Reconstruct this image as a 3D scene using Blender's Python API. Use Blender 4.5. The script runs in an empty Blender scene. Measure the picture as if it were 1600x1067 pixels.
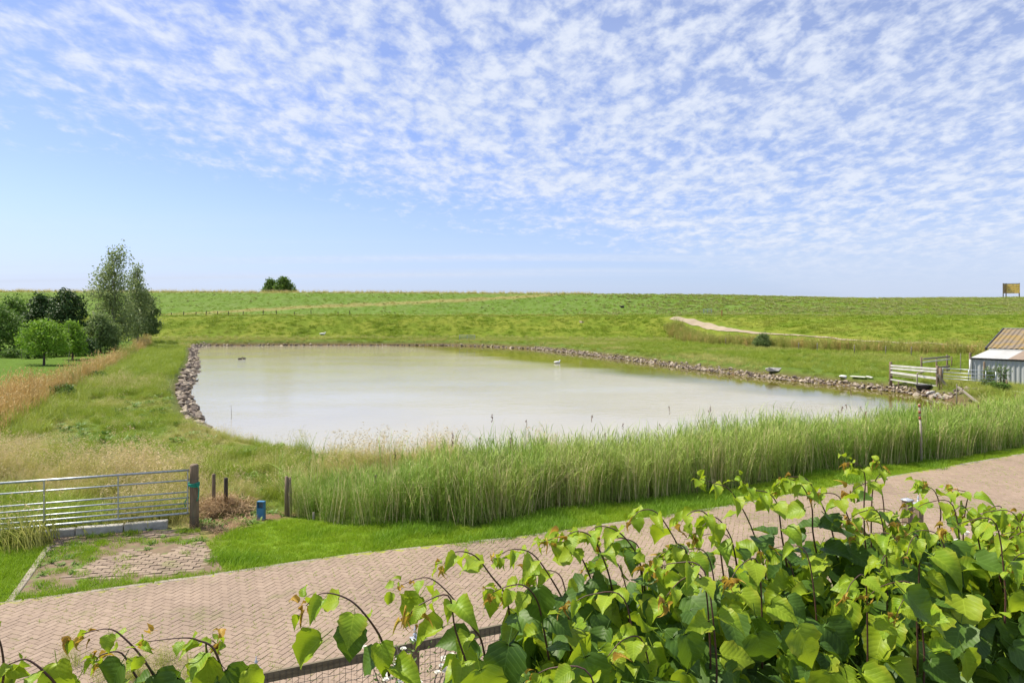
import bpy, bmesh, math, random
import numpy as np
from mathutils import Vector, Matrix, Euler
random.seed(7); RNG = np.random.default_rng(11)
S = bpy.context.scene
COL = S.collection
PI = math.pi
ORD = 'first second third fourth fifth sixth seventh eighth ninth tenth eleventh twelfth thirteenth fourteenth fifteenth sixteenth'.split()
R = math.radians

# ------------------------------------------------------------------ camera, sky, sun, exposure
EYE = 5.0
FOC = 1600 * 24 / 36
cam_d = bpy.data.cameras.new('camera'); cam = bpy.data.objects.new('camera', cam_d); COL.objects.link(cam)
cam_d.lens = 24; cam_d.sensor_width = 36; cam_d.sensor_fit = 'HORIZONTAL'
cam_d.shift_y = -48.5 / 1600; cam_d.clip_start = 0.05; cam_d.clip_end = 9000
cam.location = (0, 0, EYE); cam.rotation_euler = (R(90), 0, 0)
S.camera = cam

SUN_EL = R(54); SUN_AZ = math.atan2(-0.93, 0.37)      # high sun from the left, a little ahead of the viewer
to_sun = Vector((math.sin(SUN_AZ) * math.cos(SUN_EL), math.cos(SUN_AZ) * math.cos(SUN_EL), math.sin(SUN_EL)))
sun_d = bpy.data.lights.new('sun', 'SUN'); sun = bpy.data.objects.new('sun', sun_d); COL.objects.link(sun)
sun_d.energy = 4.9; sun_d.angle = R(0.53); sun_d.color = (1.0, 0.92, 0.78)
sun.rotation_euler = to_sun.to_track_quat('Z', 'Y').to_euler(); sun.location = (-40, -30, 60)
S.view_settings.view_transform = 'Standard'; S.view_settings.look = 'None'
S.view_settings.gamma = 1.0; S.view_settings.use_curve_mapping = False
S.view_settings.exposure = 0.7
S.cycles.use_denoising = True
S.cycles.max_bounces = 6; S.cycles.diffuse_bounces = 3; S.cycles.glossy_bounces = 3
S.cycles.transmission_bounces = 4; S.cycles.transparent_max_bounces = 6
S.cycles.use_adaptive_sampling = True; S.cycles.adaptive_threshold = 0.02


class NT:
    """tiny helper to write node trees"""
    def __init__(s, tree): s.t = tree; s.n = tree.nodes; s.l = tree.links
    def new(s, typ, **kw):
        n = s.n.new(typ)
        for k, v in kw.items():
            if k.startswith('i_'):
                n.inputs[k[2:].replace('_', ' ')].default_value = v
            else: setattr(n, k, v)
        return n
    def link(s, a, b): s.l.new(a, b)
    def math(s, op, a, b=None, clamp=False, c=None):
        n = s.n.new('ShaderNodeMath'); n.operation = op; n.use_clamp = clamp
        for i, v in enumerate((a, b, c)):
            if v is None: continue
            if isinstance(v, (int, float)): n.inputs[i].default_value = v
            else: s.l.new(v, n.inputs[i])
        return n.outputs[0]
    def mix(s, f, a, b, blend='MIX'):
        n = s.n.new('ShaderNodeMix'); n.data_type = 'RGBA'; n.blend_type = blend; n.clamp_factor = True
        for v, k in ((f, 0), (a, 6), (b, 7)):
            if isinstance(v, (int, float)): n.inputs[k].default_value = v
            elif isinstance(v, tuple): n.inputs[k].default_value = (*v[:3], 1)
            else: s.l.new(v, n.inputs[k])
        return n.outputs[2]
    def noise(s, vec, scale, detail=3, rough=0.55, dist=0.0):
        n = s.n.new('ShaderNodeTexNoise'); n.inputs['Scale'].default_value = scale
        n.inputs['Detail'].default_value = detail; n.inputs['Roughness'].default_value = rough
        n.inputs['Distortion'].default_value = dist
        if vec is not None: s.l.new(vec, n.inputs['Vector'])
        return n.outputs[0]
    def ramp(s, f, a, b):            # smoothstep a..b -> 0..1
        n = s.n.new('ShaderNodeMapRange'); n.interpolation_type = 'SMOOTHSTEP'
        n.inputs['From Min'].default_value = a; n.inputs['From Max'].default_value = b
        s.l.new(f, n.inputs['Value']); return n.outputs[0]
    def scalevec(s, v, sc, rot=(0, 0, 0), loc=(0, 0, 0)):
        n = s.n.new('ShaderNodeMapping'); n.inputs['Scale'].default_value = sc; n.inputs['Rotation'].default_value = rot
        n.inputs['Location'].default_value = loc
        s.l.new(v, n.inputs['Vector']); return n.outputs[0]


def build_world():
    w = bpy.data.worlds.new('World'); S.world = w; w.use_nodes = True
    T = NT(w.node_tree); T.n.clear()
    out = T.new('ShaderNodeOutputWorld'); bg = T.new('ShaderNodeBackground'); bg.inputs['Strength'].default_value = 0.1
    sky = T.new('ShaderNodeTexSky'); sky.sky_type = 'NISHITA'; sky.sun_disc = False
    sky.sun_elevation = SUN_EL; sky.sun_rotation = SUN_AZ; sky.air_density = 1.0; sky.dust_density = 0.6; sky.ozone_density = 1.6
    tc = T.new('ShaderNodeTexCoord'); sp = T.new('ShaderNodeSeparateXYZ'); T.link(tc.outputs['Generated'], sp.inputs[0])
    z = T.math('ADD', T.math('MAXIMUM', sp.outputs[2], 0.0), 0.035)
    X = T.math('DIVIDE', sp.outputs[0], z); Y = T.math('DIVIDE', sp.outputs[1], z)
    cb = T.new('ShaderNodeCombineXYZ'); T.link(X, cb.inputs[0]); T.link(Y, cb.inputs[1]); P = cb.outputs[0]
    zs = T.math('ADD', T.math('MAXIMUM', sp.outputs[2], 0.0), 0.2); cs = T.new('ShaderNodeCombineXYZ')
    T.link(T.math('DIVIDE', sp.outputs[0], zs), cs.inputs[0]); T.link(T.math('DIVIDE', sp.outputs[1], zs), cs.inputs[1]); Q = cs.outputs[0]
    # the field of altocumulus: edge of the cloud sheet runs diagonally away to the right
    f = T.math('ADD', T.math('MULTIPLY', X, 0.827), T.math('MULTIPLY', Y, -0.563))
    big = T.noise(P, 0.33, 4, 0.6, 0.6)
    big2 = T.noise(T.scalevec(P, (0.35, 1.0, 1), (0, 0, R(-55))), 0.9, 4, 0.6, 0.4)
    f = T.math('ADD', f, T.math('MULTIPLY', T.math('SUBTRACT', big, 0.5), 2.4))
    edge = T.ramp(f, -4.7, -2.0)
    fine = T.ramp(sp.outputs[2], 0.015, 0.12)          # far off, the puffs run together
    # broken top-left, denser to the right
    cells = T.noise(T.scalevec(Q, (1.0, 0.72, 1), (0, 0, R(-20))), 12.0, 4, 0.6, 0.25)
    cells2 = T.noise(T.scalevec(Q, (1.0, 0.75, 1), (0, 0, R(-35))), 27.0, 3, 0.6, 0.2)
    strk = T.noise(T.scalevec(Q, (1.5, 0.4, 1), (0, 0, R(-42))), 4.0, 4, 0.6, 0.4)
    pat = T.math('ADD', T.math('MULTIPLY', cells, 0.62), T.math('MULTIPLY', cells2, 0.30))
    pat = T.math('ADD', pat, T.math('MULTIPLY', strk, 0.20))
    pat = T.math('ADD', T.math('MULTIPLY', T.math('SUBTRACT', pat, 0.5), fine), T.math('ADD', 0.5, T.math('MULTIPLY', T.math('SUBTRACT', 1.0, fine), 0.02)))
    cover = T.math('ADD', T.math('MULTIPLY', edge, 0.235), T.math('MULTIPLY', T.math('MULTIPLY', T.math('SUBTRACT', big2, 0.5), 0.26), fine))
    dens = T.ramp(T.math('ADD', pat, cover), 0.585, 0.92)
    dens = T.math('MULTIPLY', dens, T.ramp(edge, 0.0, 0.3))
    veil = T.math('MULTIPLY', T.ramp(f, -3.6, 2.0), T.math('ADD', 0.38, T.math('MULTIPLY', T.ramp(big, 0.35, 0.65), 0.42)))
    dens = T.math('MAXIMUM', dens, veil)
    # thin low streaks over the clear wedge
    low = T.noise(T.scalevec(P, (0.10, 0.9, 1), (0, 0, R(-12))), 0.55, 3, 0.5, 0.2)
    lows = T.math('MULTIPLY', T.ramp(low, 0.42, 0.68), 0.8)
    lows = T.math('MULTIPLY', lows, T.ramp(Y, 5.0, 9.0))
    dens = T.math('MAXIMUM', dens, lows)
    hz = T.math('SUBTRACT', 1.0, T.ramp(sp.outputs[2], 0.0, 0.17))
    # slightly paler air towards the horizon
    skyc = T.mix(1.0, sky.outputs[0], (0.80, 0.80, 1.06), 'MULTIPLY')
    skyc = T.mix(T.math('MULTIPLY', hz, 0.55), skyc, (2.85, 3.92, 6.0))
    shade = T.mix(T.math('MULTIPLY', fine, T.ramp(T.math('ADD', cells, T.math('MULTIPLY', cells2, 0.4)), 0.5, 0.95)), (4.15, 4.65, 5.7), (5.1, 5.45, 6.15))
    col = T.mix(T.math('MULTIPLY', dens, 0.92), skyc, shade)
    T.link(col, bg.inputs['Color']); T.link(bg.outputs[0], out.inputs[0])
build_world()

# ------------------------------------------------------------------ geometry helpers
def at(px, py, z=0.0):
    """world point at height z seen at this spot of the photograph (used to survey where things stand)"""
    d = (EYE - z) * FOC / (py - 485.0)
    return ((px - 800) / FOC * d, d)
def xat(px, d): return (px - 800) / FOC * d
def zat(py, d): return EYE - (py - 485.0) * d / FOC
def topx(x, y, z): return 800 + FOC * x / y, 485 - FOC * (z - EYE) / y

def hash2(ix, iy, seed):
    h = (ix.astype(np.int64) * 374761393 + iy.astype(np.int64) * 668265263 + seed * 982451653) & 0x7fffffff
    h = ((h ^ (h >> 13)) * 1274126177) & 0x7fffffff
    return ((h ^ (h >> 16)) & 0xffff) / 65535.0
def vnoise(x, y, seed=0):
    x = np.asarray(x, float); y = np.asarray(y, float)
    ix = np.floor(x); iy = np.floor(y); fx = x - ix; fy = y - iy
    fx = fx * fx * (3 - 2 * fx); fy = fy * fy * (3 - 2 * fy)
    a = hash2(ix, iy, seed); b = hash2(ix + 1, iy, seed); c = hash2(ix, iy + 1, seed); d = hash2(ix + 1, iy + 1, seed)
    return (a * (1 - fx) + b * fx) * (1 - fy) + (c * (1 - fx) + d * fx) * fy
def fbm(x, y, seed=0, oct=3):
    s = 0; a = 0.5; t = 0
    for i in range(oct):
        s = s + a * vnoise(np.asarray(x) * 2 ** i, np.asarray(y) * 2 ** i, seed + i * 17); t += a; a *= 0.5
    return s / t
def sstep(a, b, v):
    t = np.clip((np.asarray(v, float) - a) / (b - a), 0, 1); return t * t * (3 - 2 * t)
def inside(poly, x, y):
    x = np.asarray(x, float); y = np.asarray(y, float); r = np.zeros(x.shape, bool); n = len(poly)
    for i in range(n):
        x1, y1 = poly[i]; x2, y2 = poly[(i + 1) % n]
        if y1 == y2: continue
        c = ((y1 > y) != (y2 > y)) & (x < (x2 - x1) * (y - y1) / (y2 - y1) + x1); r ^= c
    return r
def dist_line(pts, x, y, closed=False):
    x = np.asarray(x, float); y = np.asarray(y, float); best = np.full(x.shape, 1e9); n = len(pts)
    for i in range(n if closed else n - 1):
        ax, ay = pts[i]; bx, by = pts[(i + 1) % n]; dx, dy = bx - ax, by - ay; L = dx * dx + dy * dy + 1e-12
        t = np.clip(((x - ax) * dx + (y - ay) * dy) / L, 0, 1)
        best = np.minimum(best, np.hypot(x - ax - t * dx, y - ay - t * dy))
    return best

def link_mesh(name, me, m=None, parent=None):
    o = bpy.data.objects.new(name, me); COL.objects.link(o)
    if m is not None and not me.materials: me.materials.append(m)
    if parent is not None: o.parent = parent
    return o
def tag(o, label=None, cat=None, group=None, kind=None):
    if label: o['label'] = label
    if cat: o['category'] = cat
    if group: o['group'] = group
    if kind: o['kind'] = kind
    return o
def thing(name, label, cat, loc=(0, 0, 0), rz=0.0, group=None):
    o = bpy.data.objects.new(name, None); COL.objects.link(o); o.location = loc; o.rotation_euler = (0, 0, rz)
    o.empty_display_size = 0.2
    return tag(o, label, cat, group)

class MB:
    """collects shapes and links them as one mesh object"""
    def __init__(s): s.v = []; s.f = []; s.mi = []; s.n = 0; s.cur = 0
    def add(s, vs, fs):
        o = s.n; s.v.extend(vs); s.n += len(vs)
        for f in fs: s.f.append(tuple(i + o for i in f)); s.mi.append(s.cur)
        return s
    def box(s, c, size, rz=0.0, M=None, taper=1.0):
        hx, hy, hz = (k / 2 for k in size); vs = []
        for sz in (-1, 1):
            t = taper if sz > 0 else 1.0
            for sx, sy in ((-1, -1), (1, -1), (1, 1), (-1, 1)):
                vs.append(Vector((sx * hx * t, sy * hy * t, sz * hz)))
        mt = M if M is not None else Matrix.Translation(c) @ Matrix.Rotation(rz, 4, 'Z')
        return s.add([tuple(mt @ v) for v in vs], [(0, 3, 2, 1), (4, 5, 6, 7), (0, 1, 5, 4), (1, 2, 6, 5), (2, 3, 7, 6), (3, 0, 4, 7)])
    def beam(s, a, b, w, h, up=(0, 0, 1)):
        a = Vector(a); b = Vector(b); d = (b - a); L = d.length; d.normalize(); u = Vector(up)
        sd = d.cross(u).normalized(); u = sd.cross(d).normalized()
        M = Matrix(((d.x, sd.x, u.x, 0), (d.y, sd.y, u.y, 0), (d.z, sd.z, u.z, 0), (0, 0, 0, 1))); M.translation = (a + b) / 2
        return s.box(None, (L, w, h), M=M)
    def tube(s, pts, rad, n=8, cap=True):
        pts = [Vector(p) for p in pts]; k = len(pts)
        if not hasattr(rad, '__len__'): rad = [rad] * k
        vs = []; fs = []
        ref = Vector((0.31, 0.77, 0.55)).normalized()
        for i, p in enumerate(pts):
            d = (pts[min(i + 1, k - 1)] - pts[max(i - 1, 0)]).normalized()
            a = d.cross(ref)
            if a.length < 1e-3: a = d.cross(Vector((1, 0, 0)))
            a.normalize(); b = d.cross(a)
            for j in range(n):
                t = 2 * PI * j / n; vs.append(tuple(p + (a * math.cos(t) + b * math.sin(t)) * rad[i]))
        for i in range(k - 1):
            for j in range(n):
                fs.append((i * n + j, i * n + (j + 1) % n, (i + 1) * n + (j + 1) % n, (i + 1) * n + j))
        if cap: fs.append(tuple(range(n - 1, -1, -1))); fs.append(tuple(range((k - 1) * n, k * n)))
        return s.add(vs, fs)
    def lathe(s, c, prof, n=10):
        c = Vector(c); vs = []; fs = []
        for r, z in prof:
            for j in range(n): vs.append((c.x + r * math.cos(2 * PI * j / n), c.y + r * math.sin(2 * PI * j / n), c.z + z))
        k = len(prof)
        for i in range(k - 1):
            for j in range(n): fs.append((i * n + j, i * n + (j + 1) % n, (i + 1) * n + (j + 1) % n, (i + 1) * n + j))
        fs.append(tuple(range(n - 1, -1, -1))); fs.append(tuple(range((k - 1) * n, k * n)))
        return s.add(vs, fs)
    def ribbon(s, pts, widths, side):
        """flat blade along pts; side = direction of its width"""
        sd = Vector(side); vs = []; fs = []; k = len(pts)
        for p, w in zip(pts, widths):
            p = Vector(p); vs.append(tuple(p - sd * w / 2)); vs.append(tuple(p + sd * w / 2))
        for i in range(k - 1): fs.append((2 * i, 2 * i + 1, 2 * i + 3, 2 * i + 2))
        return s.add(vs, fs)
    def mesh(s, name, mats=None, smooth=False):
        me = bpy.data.meshes.new(name); me.from_pydata(s.v, [], s.f)
        if mats:
            for m in (mats if isinstance(mats, (list, tuple)) else [mats]): me.materials.append(m)
            if len(me.materials) > 1: me.polygons.foreach_set('material_index', np.array(s.mi, np.int32))
        if smooth: me.polygons.foreach_set('use_smooth', np.ones(len(me.polygons), bool))
        me.update(); return me
    def build(s, name, mats=None, parent=None, smooth=False):
        return link_mesh(name, s.mesh(name, mats, smooth), None, parent)

def np_mesh(name, V, F, mats, smooth=False, mi=None):
    V = np.asarray(V, np.float32); F = np.asarray(F, np.int32); k = F.shape[1]
    me = bpy.data.meshes.new(name)
    me.vertices.add(len(V)); me.vertices.foreach_set('co', V.ravel())
    me.loops.add(F.size); me.loops.foreach_set('vertex_index', F.ravel())
    me.polygons.add(len(F)); me.polygons.foreach_set('loop_start', np.arange(0, F.size, k, dtype=np.int32))
    me.polygons.foreach_set('loop_total', np.full(len(F), k, np.int32))
    for m in (mats if isinstance(mats, (list, tuple)) else [mats]): me.materials.append(m)
    if mi is not None: me.polygons.foreach_set('material_index', np.asarray(mi, np.int32))
    me.polygons.foreach_set('use_smooth', np.full(len(F), smooth, bool))
    me.update(calc_edges=True); return me

# ------------------------------------------------------------------ materials
def base_mat(name):
    m = bpy.data.materials.new(name); m.use_nodes = True; T = NT(m.node_tree)
    return m, T, T.n['Principled BSDF'], T.n['Material Output']
def solid(name, c1, c2=None, rough=0.7, scale=6.0, metal=0.0, bump=0.15, stretch=(1, 1, 1), spec=0.5, c3=None, s3=1.5, lim=(0.5, 0.7), bscale=None):
    """mottled procedural surface; c3 adds blotches of a second kind"""
    m, T, b, o = base_mat(name); tc = T.new('ShaderNodeTexCoord'); vec = T.scalevec(tc.outputs['Object'], stretch)
    c2 = c2 or tuple(k * 0.7 for k in c1)
    n = T.noise(vec, scale, 5, 0.6); oi = T.new('ShaderNodeObjectInfo')
    f = T.math('ADD', T.math('MULTIPLY', T.math('SUBTRACT', T.ramp(n, 0.3, 0.7), 0.5), 0.8), T.math('ADD', 0.3, T.math('MULTIPLY', oi.outputs['Random'], 0.4)), clamp=True)
    col = T.mix(f, c1, c2)
    if c3: col = T.mix(T.ramp(T.noise(vec, s3, 5, 0.65), *lim), col, c3)
    T.link(col, b.inputs['Base Color']); b.inputs['Roughness'].default_value = rough; b.inputs['Metallic'].default_value = metal
    b.inputs['Specular IOR Level'].default_value = spec
    if bump:
        bp = T.new('ShaderNodeBump'); bp.inputs['Strength'].default_value = bump; bp.inputs['Distance'].default_value = 0.02
        T.link(T.noise(vec, bscale or scale * 4, 4, 0.6), bp.inputs['Height']); T.link(bp.outputs[0], b.inputs['Normal'])
    return m
def veg(name, c1, c2, tint=None, trans=0.35, rough=0.55, spec=0.25, island=False, wn=0.0, wc=None):
    """leaf or blade: colour varies from plant to plant; 'tint' (0..1 on each scattered plant) turns it to the dry colour"""
    m, T, b, o = base_mat(name); oi = T.new('ShaderNodeObjectInfo'); r = oi.outputs['Random']
    if island:
        g = T.new('ShaderNodeNewGeometry'); r = T.math('FRACT', T.math('ADD', r, g.outputs['Random Per Island']))
    col = T.mix(r, c1, c2)
    if wn:
        g2 = T.new('ShaderNodeNewGeometry'); col = T.mix(T.ramp(T.noise(g2.outputs['Position'], wn, 3), 0.4, 0.65), col, wc)
    if tint:
        a = T.new('ShaderNodeAttribute'); a.attribute_type = 'INSTANCER'; a.attribute_name = 'tint'
        col = T.mix(a.outputs['Fac'], col, tint)
    T.link(col, b.inputs['Base Color']); b.inputs['Roughness'].default_value = rough; b.inputs['Specular IOR Level'].default_value = spec
    if trans:
        tr = T.new('ShaderNodeBsdfTranslucent'); T.link(T.mix(0.35, col, (0.5, 0.62, 0.05), 'MIX') if trans > 0.38 else col, tr.inputs['Color'])
        mx = T.new('ShaderNodeMixShader'); mx.inputs[0].default_value = trans
        T.link(b.outputs[0], mx.inputs[1]); T.link(tr.outputs[0], mx.inputs[2]); T.link(mx.outputs[0], o.inputs[0])
    return m

M = {}
M['oldwood'] = solid('old_wood', (0.23, 0.17, 0.11), (0.12, 0.085, 0.055), 0.85, 7, stretch=(4, 4, 0.5), c3=(0.16, 0.17, 0.11), lim=(0.55, 0.75), bump=0.5)
M['darkwood'] = solid('dark_wood', (0.075, 0.055, 0.04), (0.035, 0.027, 0.02), 0.85, 7, stretch=(4, 4, 0.6), bump=0.5)
M['greywood'] = solid('grey_wood', (0.34, 0.30, 0.25), (0.2, 0.17, 0.13), 0.85, 7, stretch=(1, 4, 4), bump=0.4)
M['railwood'] = solid('rail_wood', (0.20, 0.17, 0.11), (0.11, 0.09, 0.055), 0.85, 5, stretch=(0.6, 5, 5), bump=0.4, c3=(0.13, 0.14, 0.07), lim=(0.55, 0.75))
M['whitewood'] = solid('white_wood', (0.74, 0.73, 0.68), (0.5, 0.49, 0.45), 0.7, 4, c3=(0.33, 0.31, 0.26), lim=(0.58, 0.8))
M['galv'] = solid('galvanised_steel', (0.46, 0.5, 0.55), (0.3, 0.33, 0.37), 0.42, 18, metal=0.75, bump=0.05)
M['concrete'] = solid('concrete', (0.44, 0.43, 0.4), (0.27, 0.26, 0.24), 0.9, 5, c3=(0.14, 0.15, 0.1), s3=3, lim=(0.55, 0.75), bump=0.4)
M['kerb'] = solid('kerb_concrete', (0.33, 0.285, 0.23), (0.2, 0.17, 0.13), 0.9, 9, c3=(0.16, 0.17, 0.08), s3=4, lim=(0.55, 0.75), bump=0.3)
M['blue'] = solid('blue_plastic', (0.035, 0.16, 0.31), (0.06, 0.21, 0.35), 0.5, 9, c3=(0.3, 0.38, 0.42), s3=14, lim=(0.6, 0.8))
M['bluegrey'] = solid('grey_blue_lining', (0.17, 0.22, 0.24), (0.1, 0.13, 0.14), 0.7, 20)
M['rope'] = solid('green_rope', (0.0, 0.2, 0.12), (0.01, 0.3, 0.2), 0.7, 60)
M['cap'] = solid('zinc_cap', (0.62, 0.64, 0.67), (0.45, 0.47, 0.5), 0.35, 20, metal=0.6, bump=0.03)
M['wire'] = solid('fence_wire', (0.1, 0.1, 0.095), (0.06, 0.06, 0.055), 0.6, 30, metal=0.4, bump=0)
M['red'] = solid('red_paint', (0.34, 0.09, 0.045), (0.22, 0.06, 0.035), 0.6, 12)
M['polewhite'] = solid('pole_paint', (0.42, 0.37, 0.29), (0.3, 0.26, 0.2), 0.7, 9, c3=(0.3, 0.24, 0.17), s3=6, lim=(0.6, 0.75))
M['sheet'] = solid('grey_sheet_metal', (0.40, 0.42, 0.42), (0.32, 0.34, 0.34), 0.5, 1.2, c3=(0.3, 0.33, 0.31), s3=2.5, lim=(0.6, 0.85), stretch=(3, 3, 0.4), bump=0.05)
M['lichenroof'] = solid('lichen_roof', (0.2, 0.16, 0.115), (0.14, 0.115, 0.09), 0.9, 1.8, c3=(0.24, 0.165, 0.05), s3=0.9, lim=(0.42, 0.62), bump=0.3)
M['leanroof'] = solid('pale_roof_sheet', (0.48, 0.48, 0.46), (0.38, 0.38, 0.36), 0.6, 1.5, bump=0.1)
M['brownroof'] = solid('brown_roof_sheet', (0.28, 0.21, 0.15), (0.2, 0.15, 0.11), 0.8, 2.5, bump=0.1)
M['fascia'] = solid('dark_fascia', (0.06, 0.06, 0.06), (0.04, 0.04, 0.04), 0.7, 6)
M['boardyellow'] = solid('yellow_board', (0.7, 0.47, 0.06), (0.6, 0.37, 0.05), 0.7, 1.6, c3=(0.16, 0.09, 0.03), s3=2.4, lim=(0.56, 0.62), stretch=(1, 1, 2.2))
M['boardshade'] = solid('shaded_board', (0.3, 0.19, 0.05), (0.22, 0.13, 0.04), 0.7, 1.6)  # left panel's yellow planks, with the shade of facing off-sun put into the colour
M['postgrey'] = solid('grey_post', (0.15, 0.14, 0.13), None, 0.8, 6)
M['stone'] = solid('bank_stone', (0.22, 0.175, 0.135), (0.10, 0.075, 0.06), 0.9, 3.5, c3=(0.28, 0.25, 0.2), s3=5, lim=(0.58, 0.75), bump=0.5)
M['palestone'] = solid('pale_stone', (0.40, 0.345, 0.265), (0.21, 0.165, 0.12), 0.9, 3.5, c3=(0.2, 0.135, 0.085), s3=2.4, lim=(0.56, 0.72), bump=0.5)
M['bark'] = solid('bark', (0.13, 0.105, 0.08), (0.065, 0.05, 0.04), 0.9, 5, stretch=(3, 3, 0.5), bump=0.6)
M['palebark'] = solid('pale_bark', (0.3, 0.27, 0.21), (0.18, 0.16, 0.12), 0.9, 5, stretch=(3, 3, 0.5), bump=0.4)
M['shoot'] = solid('shoot_bark', (0.105, 0.045, 0.03), (0.06, 0.03, 0.022), 0.55, 25, bump=0.1)
M['plastic'] = solid('white_plastic', (0.75, 0.75, 0.73), (0.62, 0.62, 0.6), 0.5, 6)
M['track'] = solid('sandy_track', (0.34, 0.28, 0.195), (0.26, 0.21, 0.145), 0.95, 0.6, c3=(0.2, 0.22, 0.07), s3=0.45, lim=(0.58, 0.75))
M['featherdark'] = solid('dark_feathers', (0.05, 0.04, 0.035), (0.025, 0.02, 0.02), 0.7, 30)
M['featherwhite'] = solid('white_feathers', (0.78, 0.78, 0.76), (0.65, 0.65, 0.63), 0.7, 30)
M['beak'] = solid('beak', (0.5, 0.28, 0.05), None, 0.5, 30)
M['petal'] = veg('white_petal', (0.8, 0.8, 0.75), (0.74, 0.72, 0.62), trans=0.3)
M['trough'] = solid('black_tub', (0.035, 0.037, 0.04), None, 0.6, 8)

# ------------------------------------------------------------------ lie of the land
WATER = -0.8
pond_px = [(318, 668), (306, 640), (293, 616), (302, 594), (310, 571), (306, 555), (309, 543), (330, 540.5), (450, 540), (600, 540), (700, 540), (760, 542),
           (830, 545.5), (900, 553), (1000, 566), (1100, 580), (1200, 592), (1300, 602), (1400, 613), (1476, 625)]
POND = [at(px, py, WATER) for px, py in pond_px] + [(27, 39.5), (16.5, 31.2), (12.4, 28.8), (7.4, 26.5), (2.6, 24.3), (-2, 23.9), (-6.5, 25.0), (-10.5, 28), (-14.2, 31.8)]
ROAD_FAR = [(-40, -2.5), (-22, 5.4)] + [at(*p) for p in ((0, 946), (300, 906), (550, 869), (800, 843), (959, 820), (1100, 799), (1369, 751), (1458, 735), (1600, 711))] + [(30, 30.0), (60, 46)]
RA = math.atan(0.45)                                     # heading of the road
FENCE0 = Vector((-2.83, 7.55)); FDIR = Vector((math.cos(RA), math.sin(RA)))
ROAD_NEAR = [(-40, -9.3)] + [tuple(FENCE0 + FDIR * t + Vector((-0.07, 0.16))) for t in (-8, 0, 8, 16, 24, 40)] + [(60, 37)]
ROAD = ROAD_FAR + ROAD_NEAR[::-1]
DRIVE = [at(*p) for p in ((88, 838), (305, 826), (330, 862), (356, 902), (300, 906), (14, 944))]
REED_FRONT = [at(*p) for p in ((455, 808), (554, 822), (633, 820), (726, 823), (779, 817), (809, 812), (864, 796), (932, 790), (1015, 783), (1084, 773), (1180, 757),
                               (1285, 737), (1364, 729), (1482, 718), (1547, 705), (1600, 700))] + [(30, 32), (40, 37)]
fx = np.array([-260, -60, -5, 10, 26.6, 34.5, 43.7, 50.4, 80, 120, 260.]); fy = np.array([116, 116, 118, 114, 111, 94, 82, 76, 62, 52, 40.])
bx = np.array([-260, -60, 0, 20, 40, 60, 90, 260.]); by = np.array([128, 128, 130, 128, 118, 107, 95, 80.])
cx_ = np.array([-260, -116, -43.6, 0, 43.6, 80, 116, 260.]); cz_ = np.array([9.3, 9.3, 9.07, 8.85, 8.5, 7.65, 7.85, 7.9])
def Hraw(x, y):
    x = np.asarray(x, float); y = np.asarray(y, float)
    F = np.interp(x, fx, fy); B = np.interp(x, bx, by); U = B + 7; C = np.maximum(154.0, U + 14); Z = np.interp(x, cx_, cz_)
    z = 3.95 * sstep(0, 1, (y - F) / (B - F)) * 0.5 + 3.95 * np.clip((y - F) / (B - F), 0, 1) * 0.5
    z = z + 0.35 * np.clip((y - B) / 7, 0, 1)
    t = np.clip((y - U) / (C - U), 0, 1); z = z + (Z - 4.3) * (0.55 * t + 0.45 * t * t * (3 - 2 * t))
    z = z - np.clip((y - C - 6) / 30, 0, 1) * 7.5
    bank = sstep(-3, 10, y - F) * (1 - sstep(-6, 3, y - C))
    z = z + bank * (fbm(x * 0.45, y * 0.45, 5) - 0.5) * 0.5
    z = z + sstep(22, 40, y) * (1 - sstep(-4, 2, y - F)) * (fbm(x * 0.22, y * 0.22, 9) - 0.5) * 0.35
    return z
def H(x, y):
    z = Hraw(x, y); x = np.asarray(x, float); y = np.asarray(y, float)
    d = dist_line(POND, x, y, True); ins = inside(POND, x, y)
    bank = WATER + 0.02 + (z - WATER) * sstep(0.0, 1.7, d)
    z = np.where(ins, WATER - 0.05 - np.minimum(d * 0.6, 1.0), np.where(d < 1.7, bank, z))
    return z
def h1(x, y): return float(H(np.array([x]), np.array([y]))[0])
def hit(px, py, d0=20.0, d1=200.0):
    d = np.arange(d0, d1, 0.1); zr = zat(py, d); g = H(xat(px, d), d); k = np.argmax(g >= zr)
    return (xat(px, d[k]), d[k], float(g[k]))

# ground colours by zone (what grows or lies there), mixed over the sheet
def zone_poly(*p): return [at(*q) for q in p]
Z_LAWN = zone_poly((330, 852), (345, 836), (420, 815), (470, 812), (554, 824), (633, 822), (726, 825), (779, 819), (809, 814), (864, 798), (932, 792), (1015, 785), (1084, 775),
                   (1180, 759), (1285, 739), (1364, 731), (1482, 720), (1547, 707), (1600, 702)) + [(30, 31.5), (30, 30.0)] + \
         [at(*p) for p in ((1600, 711), (1458, 735), (1369, 751), (1100, 799), (959, 820), (800, 843), (550, 869), (357, 902))]
Z_LEFTLAWN = [at(0, 862), at(60, 858), at(90, 848), at(12, 944), at(-4, 946), (-16, 9), (-20, 9), (-16, 13)]
Z_OLDREED = [at(*p) for p in ((-80, 730), (-60, 648), (0, 628), (50, 616), (100, 604), (150, 580), (200, 558), (228, 537), (238, 541), (200, 566), (150, 594), (100, 622), (50, 652), (0, 684))]
Z_GARDEN = [at(*p) for p in ((-300, 680), (-60, 648), (0, 628), (50, 616), (100, 604), (150, 580), (200, 558), (228, 537))] + [(-60, 112), (-150, 112), (-150, 40)]
Z_BARE = zone_poly((305, 822), (345, 838), (420, 815), (455, 806), (400, 790), (320, 790))
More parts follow.
